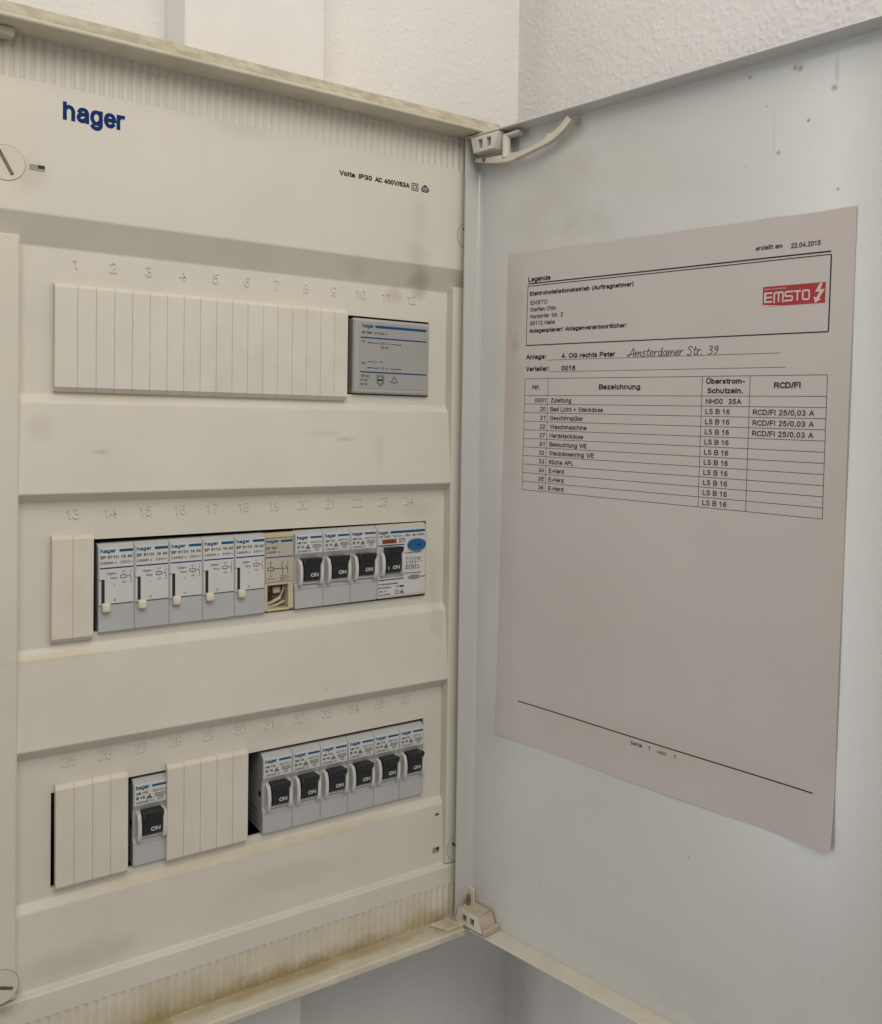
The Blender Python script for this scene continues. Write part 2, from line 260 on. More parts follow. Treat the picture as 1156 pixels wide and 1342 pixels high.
def rounded(pts, r, n=3):                                           # open polyline with its inner corners rounded
    out = [pts[0]]
    for a, b_, c in zip(pts, pts[1:], pts[2:]):
        A, B_, C = Vector(a), Vector(b_), Vector(c); d1 = (A-B_); d2 = (C-B_); rr = min(r, d1.length*.45, d2.length*.45)
        p0 = B_+d1.normalized()*rr; p1 = B_+d2.normalized()*rr
        for i in range(n+1):
            t = i/n; out.append(tuple((1-t)**2*p0+2*t*(1-t)*B_+t*t*p1))
    return out+[pts[-1]]

# ------------------------------------------------------------------ the setting: wall, side wall
def sheet(name, quad, m):
    b = B(); b.add(quad, [(0, 1, 2, 3)]); o = b.build(name, m, fix=False); o['kind'] = 'structure'; return o
YW, XW = 70.0, 327.4
b = B(); b.box(-900, XW+60, YW, YW+60, -1100, 900); wall = b.build('wall_back', 'wall'); wall['kind'] = 'structure'
b = B(); b.box(XW, XW+60, -1100, YW-0.0, -1100, 900); sw = b.build('wall_right', 'wall'); sw['kind'] = 'structure'

# ------------------------------------------------------------------ distribution board
ORG = (104, 20, -359)
board = thing('distribution_board', ORG, 'ivory surface mounted electrical distribution board with its door swung open', 'fuse box')
def part(b, name, mats, parent=board, fix=True):
    return b.build(name, mats, parent, ORG, fix)
T = -5.5; XL, XR = -36.0, 240.0
# enclosure: open tray against the wall
b = B()
b.box(-41, 249, 66, YW-0.3, -357, 146)
b.box(-41, -36.6, 2, 66.2, -357, 146); b.box(240.6, 249, -8.5, 66.2, -357, 146)
b.box(-36.6, 240.6, 4, 66.2, 141.2, 146); b.box(-36.6, 240.6, 4, 66.2, -357, -356.2)
part(b, 'enclosure', 'frame')
b = B(); b.box(-36.4, 240.4, 65.2, 65.9, -355, 141); part(b, 'back_liner', 'inside')
# top rail: underside, rolled front edge, sloped outer face
b = B()
prof = rounded([(T+6, 139.7), (-23.8, 139.7), (-24.0, 142.0), (-15.5, 150.4), (6, 151.0), (6, 141.5)], 1.3, 3)
b.prism_x(prof, -41, 250)
for i, f in enumerate(b.f):
    if len(f) == 4 and all(b.v[k][2] > 141.6 and b.v[k][1] < -13 for k in f): b.m[i] = 1
M['frame_dirty'] = mat('grimy_frame_paint', (0.47, 0.43, 0.325, 1), 0.7, 0.18, 120, specks=1.0, speck_scale=420, yellow=0.5, yellow_col=(0.36, 0.31, 0.20, 1), bump=0.0007, bscale=260, spec=0.2)
part(b, 'top_rail', ['frame', 'frame_dirty'])
b = B(); prof = rounded([(T+4, -355.6), (-22.0, -353.9), (-23.4, -354.3), (-23.3, -358.3), (-19, -359.2), (4, -359.2)], 0.8, 3)
b.prism_x(prof, -41, 227.3); part(b, 'bottom_rail', 'frame')
b = B(); b.box(-46, -36.6, -23, 4, -357.6, 139.2, bev=1); part(b, 'left_rail', 'frame')
b = B(); b.box(-36.3, -22.5, -14, -6.5, 135.6, 139.5, bev=0.6); part(b, 'corner_piece', 'frame')
b = B(); b.box(214, 227, -20, -8, -354.9, -352.9, bev=0.5, T=lambda x, y, z: (x+(y+14)*-0.5, y, z)); part(b, 'corner_piece', 'frame')
# ribbed bands
def ribs(z0, z1, name, m):
    b = B(); pitch = 4.4; n = int((XR-XL)/pitch); secs = [(0, 0.95), (0.14, 0.55), (0.28, 0.12), (0.5, 0), (0.72, 0.12), (0.86, 0.55)]
    xs = [(XL+(i+a)*pitch, T+d) for i in range(n) for a, d in secs]+[(XL+n*pitch, T+0.95)]
    k = len(xs); vs_ = [(x, y, z0) for x, y in xs]+[(x, y, z1) for x, y in xs]+[(x, T+5, z0) for x, y in xs]+[(x, T+5, z1) for x, y in xs]
    b.add(vs_, [(i, i+1, k+i+1, k+i) for i in range(k-1)], 0, True)
    b.add(vs_, [(2*k+i, 2*k+i+1, i+1, i) for i in range(k-1)]+[(k+i, k+i+1, 3*k+i+1, 3*k+i) for i in range(k-1)])
    return part(b, name, m, fix=False)
ribs(119.6, 139.68, 'ribbed_band', 'ribs')
ribs(-355.3, -333.2, 'ribbed_band', 'ribs_dirty')
# moulded cover: one profile swept across, with three device windows
REC = 3.0
prof = [(T, 119.6), (T, 57.4), (REC, 43.3), (REC, -29.0), (-0.4, -32.6), (-4.0, -74.0), (-4.4, -77.4), (REC, -82.0), (REC, -154.0), (-0.2, -158.4), (-4.0, -198.5), (-4.4, -201.8),
        (REC, -208.0), (REC, -278.6), (0.2, -283.0), (-1.4, -320.4), (T, -321.4), (T, -333.2)]
WIN = [(-23.3, 23.6), (-148.6, -101.4), (-274.2, -226.6)]; WX = (-3.0, 211.2)
pts = []
for q in rounded(prof, 0.7, 3): pts.append(q)
zs = []
for y, z in pts: zs.append((y, z))
for lo, hi in WIN: zs += [(REC, lo), (REC, hi)]
zs.sort(key=lambda q: -q[1])
xs = [XL, -18.8, WX[0], WX[1], 224.4, XR]
b = B(); nx = len(xs); vs_ = []; fs = []
for y, z in zs:
    for x in xs: vs_.append((x, y, z))
for j in range(len(zs)-1):
    zc = (zs[j][1]+zs[j+1][1])/2
    for i in range(nx-1):
        if i == 2 and any(lo < zc < hi for lo, hi in WIN): continue
        fs.append((j*nx+i, (j+1)*nx+i, (j+1)*nx+i+1, j*nx+i+1))
b.add(vs_, fs, 0, False)
for lo, hi in WIN:                                                   # window edges have thickness
    x0, x1 = WX; q = [(x0, REC, lo), (x1, REC, lo), (x1, REC, hi), (x0, REC, hi), (x0, REC+2.2, lo), (x1, REC+2.2, lo), (x1, REC+2.2, hi), (x0, REC+2.2, hi)]
    b.add(q, [(0, 1, 5, 4), (1, 2, 6, 5), (2, 3, 7, 6), (3, 0, 4, 7)])
cover = part(b, 'cover', ['cover'], fix=False)
sol = None
# side strips standing proud beside the device rows
def strip(x0, x1, name):
    b = B(); b.box(x0, x1, -4.9, REC+0.5, -320.3, 46.3, bev=0.7); return part(b, name, 'cover')
strip(XL+0.1, -18.9, 'side_strip'); strip(224.5, XR-0.1, 'side_strip')
# screw caps with a slot, and the little holes beside them, their shade put into flat colour
def screw(x, z, y, ang):
    b = B(); n = 40; b.prism_y([(x+8.2*math.cos(2*math.pi*i/n), z+8.2*math.sin(2*math.pi*i/n)) for i in range(n)], y-0.35, y+0.5)
    o = part(b, 'cover_screw', 'screw')
    b = B(); ring(b, x, z, 8.25, 8.25, 0.34, FP(y-0.05), n=44)
    c = part(b, 'joint', 'brown', o, fix=False); c.matrix_parent_inverse = Matrix()
    c2 = B(); ca, sa = math.cos(ang), math.sin(ang); L, w = 6.2, 0.8
    c2.add([(x+a*L*ca-q*w*sa, y-0.42, z+a*L*sa+q*w*ca) for a, q in ((-1, -1), (1, -1), (1, 1), (-1, 1))], [(0, 1, 2, 3)]); part(c2, 'slot', 'brown', o, fix=False)
screw(-25.2, 79, T, math.radians(-62)); screw(234.4, 79, T, math.radians(-50)); screw(233.4, -311.5, -4.9, math.radians(-40)); screw(-26.0, -312, -4.9, math.radians(-20))
def pocket(x0, x1, z0, z1, y):
    b = B(); F = FP(y-0.06); rect(b, x0, x1, z0, z1, F, 0); rect(b, x0+(x1-x0)*0.55, x1, z0+(z1-z0)*.45, z1, FP(y-0.1), 1); part(b, 'pocket', ['pocket_shade', 'dark'], fix=False)
M['pocket_shade'] = mat('shaded_pocket', (0.30, 0.27, 0.21, 1), 0.5, 0.05)
pocket(-15.2, -8.6, 77.3, 80.2, T); pocket(216.8, 221.6, -313.0, -309.6, -1.1)
# printed logo and rating
b = B(); text(b, 'hager', -0.8, 0, 9.0, (lambda F_: lambda a, c, d=0.0: F_(a, 104.0+(c*1.12 if c < 6.6 else 7.39+(c-6.6)*0.67), d))(FP(T-0.06)), 28.4, weight=0.20); part(b, 'logo_print', 'logo_blue', fix=False)
b = B(); F = FP(T-0.06); zz = 102.5; cp = 3.0
for s, x0, x1 in (('Volta', 144.9, 155.0), ('IP30', 157.2, 166.0), ('AC', 168.0, 172.6), ('400V/63A', 174.0, 191.4)): text(b, s, x0, zz, cp, F, x1-x0, weight=0.24)
for k, r in ((0, 2.1), (1, 1.05)): pline(b, [(195.1-r, zz+1.3-r), (195.1+r, zz+1.3-r), (195.1+r, zz+1.3+r), (195.1-r, zz+1.3+r), (195.1-r, zz+1.3-r)], 0.5, F)
cx = 202.3; b.add([F(cx-1.0, zz+2.0), F(cx+1.0, zz+2.0), F(cx, zz+3.5)], [(0, 1, 2)])
pline(b, [(cx-2.6, zz+0.9), (cx-1.3, zz+2.7), (cx, zz+3.5), (cx+1.3, zz+2.7), (cx+2.6, zz+0.9), (cx+1.6, zz-0.5), (cx-1.6, zz-0.5), (cx-2.6, zz+0.9)], 0.6, F); ring(b, cx-1, zz+0.8, 0.7, 0.7, 0.45, F, n=8); ring(b, cx+1, zz+0.8, 0.7, 0.7, 0.45, F, n=8)
part(b, 'rating_print', 'black', fix=False)
b = B(); rect(b, 219, 221.6, -289.5, -288.3, FP(-0.5)); part(b, 'tiny_print', 'greyprint', fix=False)
# embossed position numbers
def emboss(n, x, z):                                                 # raised strokes with sloping flanks
    b = B(); w = 0.75; h = 5.6; t_ = str(n); kx = 5.0
    tot = sum(GL[c][0] for c in t_)*kx; cxx = -tot/2+0.3
    for c in t_:
        for st in GL[c][1]:
            P = [(cxx+p_[0]*kx, w/2+p_[1]*(h-w)) for p_ in st]
            top = B(); bot = B(); stroke(top, P, w, FP(-0.55)); stroke(bot, P, w*1.22, FP(0.12)); k = len(top.v)
            b.add(top.v, top.f)
            if k: 
                vs2 = top.v+bot.v; b.add(vs2, [(2*i, 2*i+2, k+2*i+2, k+2*i) for i in range(k//2-1)]+[(2*i+1, k+2*i+1, k+2*i+3, 2*i+3) for i in range(k//2-1)]+[(0, k, k+1, 1), (k-2, k-1, 2*k-1, 2*k-2)])
        cxx += GL[c][0]*kx
    q = b.build('position_number', 'cover', cover, (0, 0, 0)); q.location = ((x-ORG[0])*S, (REC-ORG[1])*S, (z-ORG[2])*S)
for r, (z0, xa, xb) in enumerate(((33.9, 7.0, 198.6), (-90.6, 6.2, 198.4), (-214.6, 5.0, 197.8))):
    for i in range(12): emboss(12*r+i+1, xa+(xb-xa)*i/11, z0)
# mounting rails behind the windows
for z in (0, -125, -250.6):
    b = B(); b.box(-30, 235, 52, 59, z-17, z+17); b.box(-30, -27, 59, 65.1, z-17, z+17); b.box(232, 235, 59, 65.1, z-17, z+17); part(b, 'mounting_rail', 'rail')

# ------------------------------------------------------------------ door
TH = 1.3488; DU = Vector((math.cos(TH), -math.sin(TH), 0)); DN = Vector((math.sin(TH), math.cos(TH), 0)); HP = Vector((245.16, -34.98, 0))
def D(u, off, z): return tuple(HP+DU*u-DN*off+Vector((0, 0, z)))    # u along the door, off towards the viewer's side
ZB, ZT = -354.8, 137.8; UE = 246.0
dstain = lambda u, z, ru, rz, s, c=(0.43, 0.39, 0.31, 1): (*D(u, 0, z), ru, ru, rz, s, c)
brn = (0.24, 0.17, 0.08, 1)
def streak(u, z, r=1.1): return dstain(u, z, r, r, 0.95, brn)
M['door'] = mat('white_door_paint', (0.56, 0.555, 0.53, 1), 0.22, 0.02, 12, specks=0.3, speck_scale=260, bump=0.00005, bscale=1400, spec=1.0, rvar=0.015, stains=[
    dstain(34, 98, 44, 46, 0.30), dstain(20, 76, 24, 40, 0.22), dstain(80, 108, 50, 24, 0.16), dstain(110, 90, 50, 24, 0.16), dstain(52, 112, 16, 12, 0.25), dstain(60, 72, 40, 14, 0.25),
    streak(156.6, 132.2, 1.6), streak(179.6, 130.9, 1.5), streak(182.2, 130.0, 1.7), dstain(181, 131, 4, 4, 0.35, brn), streak(165.6, 116, 0.9), dstain(169.5, 102, 1.1, 18, 0.35), streak(172, 92.4, 1.5), streak(186.5, 104.5, 1.4), streak(198.5, 117, 2.2), dstain(199.5, 124, 2, 10, 0.5, brn), streak(201, 70, 1.2),
    dstain(120, -330, 60, 16, 0.10), dstain(150, -345, 70, 8, 0.18)])
door_b = B()
inner = [(-26.0, 12.0)]+[(-25.4+0.0, 3.6)]+[(-22.0-3.4*math.cos(t*math.pi/12), 3.2-3.2*math.sin(t*math.pi/12)) for t in range(1, 6)]+[(-22.0, 0.0)]+[(i, 0.0) for i in range(0, 240, 40)]+[(UE-2.5, 0), (UE-.6, .6), (UE, 2.5), (UE, 12.0)]
outer = [(UE+1, 12), (UE+1, 0.5), (UE-1, -1), (-22.5, -1), (-26.2, 2), (-26.9, 12)]
loop = inner+outer; n = len(loop); ni = len(inner)
vs_ = [D(u, o_, ZB) for u, o_ in loop]+[D(u, o_, ZT) for u, o_ in loop]
door_b.add(vs_, [(i, (i+1), n+i+1, n+i) for i in range(ni-1)], 0, True)
door_b.add(vs_, [(i, (i+1) % n, n+(i+1) % n, n+i) for i in range(ni-1, n)], 0, False)
door = part(door_b, 'door', 'door', fix=True)
def dpart(b, name, mats, fix=True): return part(b, name, mats, door, fix)
b = B(); b.box(-26.6, UE+1, -1, 12.0, ZT-0.02, ZT+1.1, bev=0.3, T=lambda u, o_, z: D(u, o_, z)); dpart(b, 'flange', 'door')
M['door_low'] = mat('yellowed_door_edge', (0.60, 0.56, 0.47, 1), 0.45, 0.05, 40, specks=0.8, yellow=0.3, bump=0.0002, bscale=500)
b = B(); b.box(-26.6, UE+1, -1, 12.0, ZB-1.1, ZB+0.02, bev=0.3, T=lambda u, o_, z: D(u, o_, z)); dpart(b, 'flange', 'door_low')
# drilled opening in the top flange, its light painted as a white disc
b = B(); n = 12; b.add([D(9+1.6*math.cos(2*math.pi*i/n), 6+1.2*math.sin(2*math.pi*i/n), ZT-0.1) for i in range(n)], [tuple(range(n))]); dpart(b, 'hole_light', 'white', fix=False)
# hinge brackets: a trapezoid block whose face has two square holes
def bracket(z0, z1, u0a, u0b, u1a, u1b, name, m_face, m_body, holes):
    # z0 = wide edge at the flange, z1 = narrow edge;  face at off 13
    b = B(); F = lambda u, z, o_: D(u, o_, z)
    W = lambda t: (u0a+(u1a-u0a)*t, u0b+(u1b-u0b)*t)
    tz = lambda z: (z-z0)/(z1-z0)
    hz0, hz1 = holes[0][2], holes[0][3]
    # face made of bars around two real openings
    us = [None, holes[0][0], holes[0][1], holes[1][0], holes[1][1], None]; zl = [z0, hz0, hz1, z1]
    g = []
    for z in zl:
        a, c = W(tz(z)); g.append([a]+us[1:5]+[c])
    for o_ in (13.0, 11.2):
        vs_ = [F(g[j][i], zl[j], o_) for j in range(4) for i in range(6)]
        b.add(vs_, [(j*6+i, j*6+i+1, (j+1)*6+i+1, (j+1)*6+i) for j in range(3) for i in range(5) if not (j == 1 and i in (1, 3))], 0)
    for (a, c, p_, q) in holes:
        rr = [(a, p_), (c, p_), (c, q), (a, q)]
        for k in range(4):
            (ua, za), (uc, zc) = rr[k], rr[(k+1) % 4]; b.add([F(ua, za, 13), F(uc, zc, 13), F(uc, zc, 10.0), F(ua, za, 10.0)], [(0, 1, 2, 3)], 1)
    e = 1 if z1 > z0 else -1
    out = [(u0a, z0), (u0b, z0), (u1b, z1), (u1a, z1)]
    for k in range(4):
        (ua, za), (uc, zc) = out[k], out[(k+1) % 4]; ob = 0.8
        b.add([F(ua, za, 13), F(uc, zc, 13), F(uc+(0.6 if k in (1,) else 0), zc, ob), F(ua+(0.6 if k == 1 else 0), za, ob)], [(0, 1, 2, 3)], 1)
    b.add([F(u, z, 9.8) for u, z in out], [(0, 1, 2, 3)], 1)
    return dpart(b, name, [m_face, m_body], fix=False)
bracket(-353.2, -344.0, -25.4, -2.3, -22.9, -6.1, 'hinge_bracket', 'hinge', 'hinge_old', [(-19.3, -15.6, -350.8, -346.6), (-12.6, -9.0, -350.8, -346.6)])
bracket(136.7, 127.1, -21.3, 1.7, -18.8, -2.2, 'hinge_bracket', 'hinge', 'hinge', [(-15.2, -11.4, 134.7, 129.0), (-8.2, -4.4, 134.7, 129.0)])
b = B(); b.tube([D(-20.6, 6, -344.2), D(-20.6, 6, -340.6)], 1.35, n=12); b.tube([D(-20.6, 6, -340.6), D(-20.6, 6, -340.0)], 0.9, n=12); b.tube([D(-20.6, 6, -340.0), D(-20.6, 6, -337.6)], 1.35, n=12); dpart(b, 'hinge_pin', 'brass')
b = B(); b.box(-25.0, -20.2, 0.5, 2.0, -345, -335.5, bev=0.4, T=lambda u, o_, z: D(u, o_, z)); dpart(b, 'pin_plate', 'hinge')
b = B(); b.box(-2.5, 0.2, 0.2, 12.6, -354.4, -350.6, bev=0.5, T=lambda u, o_, z: D(u, o_, z)); dpart(b, 'hinge_foot', 'hinge_old')
# stay arm of the upper hinge
def ribbon(ctr, hw, o0, o1):
    b = B(); P = [Vector(q) for q in ctr]; vs_ = []
    for i, q in enumerate(P):
        d = (P[min(i+1, len(P)-1)]-P[max(i-1, 0)]).normalized(); nn = Vector((-d.y, d.x)); h = hw[i] if isinstance(hw, list) else hw
        for s_, o_ in ((-1, o0), (1, o0), (1, o1), (-1, o1)): c = q+nn*h*s_; vs_.append(D(c.x, o_, c.y))
    k = len(P); b.add(vs_, [(4*i+j, 4*i+(j+1) % 4, 4*i+4+(j+1) % 4, 4*i+4+j) for i in range(k-1) for j in range(4)]+[(3, 2, 1, 0), (4*k-4, 4*k-3, 4*k-2, 4*k-1)]); return b
arm = [(-21.5, 124.3), (-12, 122.6), (0, 121.0), (8, 120.6), (14, 121.0), (20, 121.7), (26, 122.7), (32, 123.9), (38, 125.6), (43, 127.9), (47.5, 130.8), (51.5, 134.2)]
hw = [1.0, 1.6, 2.2, 2.3, 1.6, 1.3, 1.3, 1.5, 1.9, 2.0, 2.1, 2.1]
ctr = rounded(arm, 3, 2); import bisect
def hwi(u): 
    ks = [q[0] for q in arm]; i = min(max(bisect.bisect(ks, u)-1, 0), len(arm)-2); t = min(1, max(0, (u-ks[i])/(ks[i+1]-ks[i]))); return hw[i]*(1-t)+hw[i+1]*t
b = ribbon(ctr, [hwi(q[0]) for q in ctr], 5.0, 8.6); b.box(34.5, 38.5, 5.2, 8.4, 126.6, 128.6, bev=0.5, T=lambda u, o_, z: D(u, o_, z)); dpart(b, 'stay_arm', 'arm')
b = B(); b.tube([D(2.8, 6.8, 121.5), D(2.8, 6.8, 135)], 2.6, n=16); dpart(b, 'hinge_post', 'hinge')
b = B(); b.box(-3, 14, 3.0, 9.0, 133.6, 135.8, bev=0.9, seg=2, T=lambda u, o_, z: D(u, o_, z+(u-4)*0.03)); dpart(b, 'hinge_leaf', 'arm')
b = B(); b.tube([D(-14, 9.2, 123.1), D(-14, 6.0, 123.1)], 1.3, n=10); dpart(b, 'rivet', 'brown')

# ------------------------------------------------------------------ wall ducts above and below the board
b = B(); b.box(66.3, 150.4, 28, YW-0.1, 151.6, 880, bev=1.2); tag(b.build('cable_duct', 'duct', org=(0, 0, 0)), 'smooth white painted cable duct rising from the top of the board', 'cable duct')
b = B(); b.box(62, 141.8, 28, YW-0.1, -1080, -359.8, bev=1.2); tag(b.build('cable_duct', 'duct', org=(0, 0, 0)), 'smooth painted cable duct in shadow below the board', 'cable duct')

# ------------------------------------------------------------------ devices
def dev(name, x, zrow, label, cat, group=None, tilt=0.0):
    o = thing(name, (x, 0, zrow), label, cat, group); o.rotation_euler.y = -tilt; return o
def ch(b, name, mats, parent, fix=True): return b.build(name, mats, parent, (0, 0, 0), fix)
def bodyprof(front, depth=51.9): return [(depth, -22.4)]+front+[(depth, 22.4)]
def sidechamfer(b, prof, w, c, m=0):                                 # swept body whose side edges are slightly chamfered
    n = len(prof); cy = 26.0
    ins = [(y+(c if y < cy else 0), z*(1-c/60)) for y, z in prof]
    rings = [(0.05, ins), (0.05+c, prof), (w-0.05-c, prof), (w-0.05, ins)]
    vs_ = [(x, y, z) for x, pr in rings for y, z in pr]
    for r in range(3): b.add(vs_, [(r*n+i, r*n+(i+1) % n, (r+1)*n+(i+1) % n, (r+1)*n+i) for i in range(n)], m)
    b.add(vs_, [tuple(range(n))[::-1], tuple(range(3*n, 4*n))], m)
def tri_mark(b, x, z, r, F, m=0): pline(b, [(x-r, z-r*.7), (x+r, z-r*.7), (x, z+r), (x-r, z-r*.7)], 0.3, F, m); rect(b, x-r*.45, x+r*.45, z-r*.45, z+.15, F, m)
def toggle(o, x0, x1, zt, zb, out, text_on=True, bar=False):
    b = B(); zc = (zt+zb)/2
    prof = [(2.0, zt), (-out+0.8, zt+0.9), (-out, zt+0.3), (-out+0.4, zt-1.6), (-out*0.62, zt-4.2), (-out*0.50, zb+1.2), (-out*0.38, zb), (2.0, zb)]
    n = len(prof); c = 0.5
    rings = [(x0, [(y+(.5 if y < 0 else 0), z) for y, z in prof]), (x0+c, prof), (x1-c, prof), (x1, [(y+(.5 if y < 0 else 0), z) for y, z in prof])]
    vs_ = [(x, y, z) for x, pr in rings for y, z in pr]
    for r in range(3): b.add(vs_, [(r*n+i, r*n+(i+1) % n, (r+1)*n+(i+1) % n, (r+1)*n+i) for i in range(n)])
    b.add(vs_, [tuple(range(n))[::-1], tuple(range(3*n, 4*n))])
    t = ch(b, 'toggle', 'toggle', o)
    # ON printed on the sloping lower face of the toggle
    b = B(); ya, za, yb, zb_ = -out*0.62, zt-4.2, -out*0.50, zb+1.2
    F = lambda a, q, d=0.0: (a, ya+(q-za)/(zb_-za)*(yb-ya)-0.07-d, q)
    text(b, 'ON', x1-1.1, zb+2.2, 2.3, F, 4.9, 0.03, 'R')
    if bar: text(b, 'I', x0+1.3, zb+2.0, 2.1, F, None, 0.02)
    ch(b, 'on_mark', 'white', t, fix=False)
    return t
def guides(o, xs_, zt, zb, out):
    for (x0, x1) in xs_:
        b = B(); n = 12; zc = (zt+zb)/2; h = (zt-zb)/2
        arcp = [(-out*math.sin(math.pi*i/n)**0.6 if 0 < i < n else 0.5, zc+h*math.cos(math.pi*i/n)) for i in range(n+1)]
        prof = arcp+[(1.9, zb), (1.9, zt)]; k = len(prof); c = 0.35
        rings = [(x0, [(y+c if y < 0 else y, z) for y, z in prof]), (x0+c, prof), (x1-c, prof), (x1, [(y+c if y < 0 else y, z) for y, z in prof])]
        vs_ = [(x, y, z) for x, pr in rings for y, z in pr]
        for r in range(3): b.add(vs_, [(r*k+i, r*k+(i+1) % k, (r+1)*k+(i+1) % k, (r+1)*k+i) for i in range(k)])
        b.add(vs_, [tuple(range(k))[::-1], tuple(range(3*k, 4*k))]); ch(b, 'toggle_guide', 'guide', o)
def copy_thing(src, loc, label, tilt=0.0):
    r = src.copy(); col.objects.link(r); r.location = tuple(a*S for a in loc); r.rotation_euler.y = -tilt; r['label'] = label
    for c in list(src.children):
        d = c.copy(); col.objects.link(d); d.parent = r
        for g in c.children: e = g.copy(); col.objects.link(e); e.parent = d
    return r
PB, PL, PK, PG = 0, 1, 2, 3                                          # print slots: blue, deep blue, black, grey
PM = ['blue', 'blue_line', 'black', 'greyprint']

def make_breaker():
    o = dev('circuit_breaker', 0, 0, '-', 'breaker', 'circuit breakers in the device rows')
    b = B(); front = rounded([(51.9, -22.4), (0.0, -22.4), (0.0, -11.9), (0.35, -11.75), (0.35, -11.5), (0.0, -11.35), (0.0, -10.2), (1.6, -8.0), (1.6, 6.0), (0.3, 8.8), (0.3, 20.2), (3.6, 22.4), (51.9, 22.4)], 0.4, 2)
    sidechamfer(b, front, 17.5, 0.35); ch(b, 'body', 'grey', o)
    b = B(); b.box(0.55, 16.95, 0.02, 0.6, 9.1, 20.0, bev=0.15); lab = ch(b, 'label', 'label', o)
    b = B(); F = FP(-0.05)
    text(b, 'hager', 1.3, 17.4, 2.1, F, 6.8, 0.03, m=PB); rect(b, 9.4, 16.6, 17.7, 18.9, F, PB)
    text(b, 'MB 116', 1.5, 14.7, 1.25, F, 5.6, 0.03, m=PK); text(b, '432116 s', 9.6, 14.9, 1.15, F, 6.8, m=PG)
    text(b, 'B 16', 1.5, 12.3, 1.45, F, 4.2, 0.025, m=PK); tri_mark(b, 8.0, 12.9, 1.3, F, PK)
    pline(b, [(11, 13.9), (16, 13.9), (16, 12.4), (11, 12.4), (11, 13.9)], 0.25, F, PG); text(b, '6000', 11.4, 12.7, 0.9, F, 4.2, m=PK); pline(b, [(12.6, 11.8), (14.6, 11.8), (14.6, 10.6), (12.6, 10.6), (12.6, 11.8)], 0.3, F, PG)
    text(b, '230/400 V~', 1.5, 10.0, 1.15, F, 8.6, m=PG)
    ch(b, 'print', PM, lab, fix=False)
    b = B(); b.box(3.4, 15.0, -0.9, 1.8, -8.6, -6.6, bev=0.4); ch(b, 'ledge', 'guide', o)
    b = B(); n = 14; b.add([(0.02, 5.2+2.0*math.cos(2*math.pi*i/n), -1.0+2.0*math.sin(2*math.pi*i/n)) for i in range(n)], [tuple(range(n))[::-1]])
    for zz_ in (-12, -16, -20): b.add([(0.02, 8, zz_), (0.02, 26, zz_), (0.02, 26, zz_+0.5), (0.02, 8, zz_+0.5)], [(0, 1, 2, 3)])
    ch(b, 'side_hole', 'dark', o, fix=False)
    guides(o, [(1.5, 3.5), (14.2, 16.2)], 5.6, -9.4, 4.4)
    toggle(o, 4.0, 13.9, 6.3, -6.2, 7.6)
    return o
def make_relay():
    o = dev('impulse_relay', 0, 0, '-', 'relay', 'impulse relays in the middle row')
    b = B(); front = rounded([(51.9, -22.4), (0.0, -22.4), (0.0, 20.9), (2.2, 22.4), (51.9, 22.4)], 0.4, 2)
    sidechamfer(b, front, 17.5, 0.35); ch(b, 'body', 'grey', o)
    b = B(); b.box(0.75, 17.0, -0.16, 0.5, -8.7, 20.4, bev=0.12); lab = ch(b, 'label', 'label', o)
    b = B(); F = FP(-0.22); t = 22.4
    text(b, 'hager', 1.2, t-4.6, 2.0, F, 7.4, 0.03, m=PB); rect(b, 10.2, 16.9, t-4.4, t-3.0, F, PB)
    text(b, 'EP 511N', 1.2, t-7.6, 1.5, F, 8.6, 0.03, m=PK); text(b, '16 AX', 11.0, t-7.6, 1.5, F, 5.6, 0.03, m=PK)
    text(b, '236995 s', 1.2, t-10.4, 1.3, F, 7.6, m=PG); text(b, '250V~', 10.7, t-10.4, 1.3, F, 6.0, m=PG)
    rect(b, 0.9, 16.9, t-12.7, t-12.0, F, PL)
    text(b, '12V~', 4.2, t-16.0, 1.3, F, 4.8, 0.02, m=PK); text(b, '50Hz', 5.8, t-18.1, 1.0, F, 3.2, m=PG)
    pline(b, [(10.8, t-17.8), (13.6, t-17.8), (13.6, t-16.4), (10.8, t-16.4), (10.8, t-17.8)], 0.3, F, PK); line(b, 12.2, t-16.4, 12.2, t-15.4, .25, F, PG); line(b, 12.2, t-18.7, 12.2, t-17.8, .25, F, PG)
    line(b, 13.6, t-17.1, 15.2, t-17.1, .22, F, PG); pline(b, [(15.9, t-14.9), (15.9, t-15.9)], .25, F, PG); pline(b, [(15.2, t-16.3), (15.9, t-18.3), (15.9, t-19)], .3, F, PK)
    text(b, 'A1', 11.4, t-15.0, 0.9, F, 1.8, m=PG); text(b, 'A2', 11.4, t-20.4, 0.9, F, 1.8, m=PG); text(b, '1', 15.6, t-14.6, 0.9, F, m=PG); text(b, '2', 15.6, t-20.4, 0.9, F, m=PG)
    text(b, 'I', 7.8, t-21.6, 1.1, F, m=PG); text(b, '0', 7.5, t-29.4, 1.2, F, m=PK)
    rect(b, 5.4, 17.0, t-31.0, t-30.55, F, PK); rect(b, 0.3, 2.4, t-18.3, t-18.0, F, PK); rect(b, 0.1, 1.6, t-31.6, t-31.3, FP(-0.05), PK); rect(b, 1.5, 1.75, t-31.6, t-29.5, F, PK)
    ch(b, 'print', PM, lab, fix=False)
    b = B(); rect(b, 1.5, 3.1, t-31.0, t-18.0, FP(-0.24)); ch(b, 'slot', 'dark', lab, fix=False)
    b = B(); b.box(1.5, 5.6, -3.0, 0.3, t-34.4, t-29.9, bev=0.8, seg=2); ch(b, 'lever', 'lever', o)
    return o
R2 = -125.4; TILT2 = 0.0093
def z2(x): return R2+(x-105)*TILT2
br = make_breaker()
br.location = (35.6*S, 0.8*S, -250.8*S); br['label'] = 'single grey circuit breaker under number 27, alone between two blanking strips'
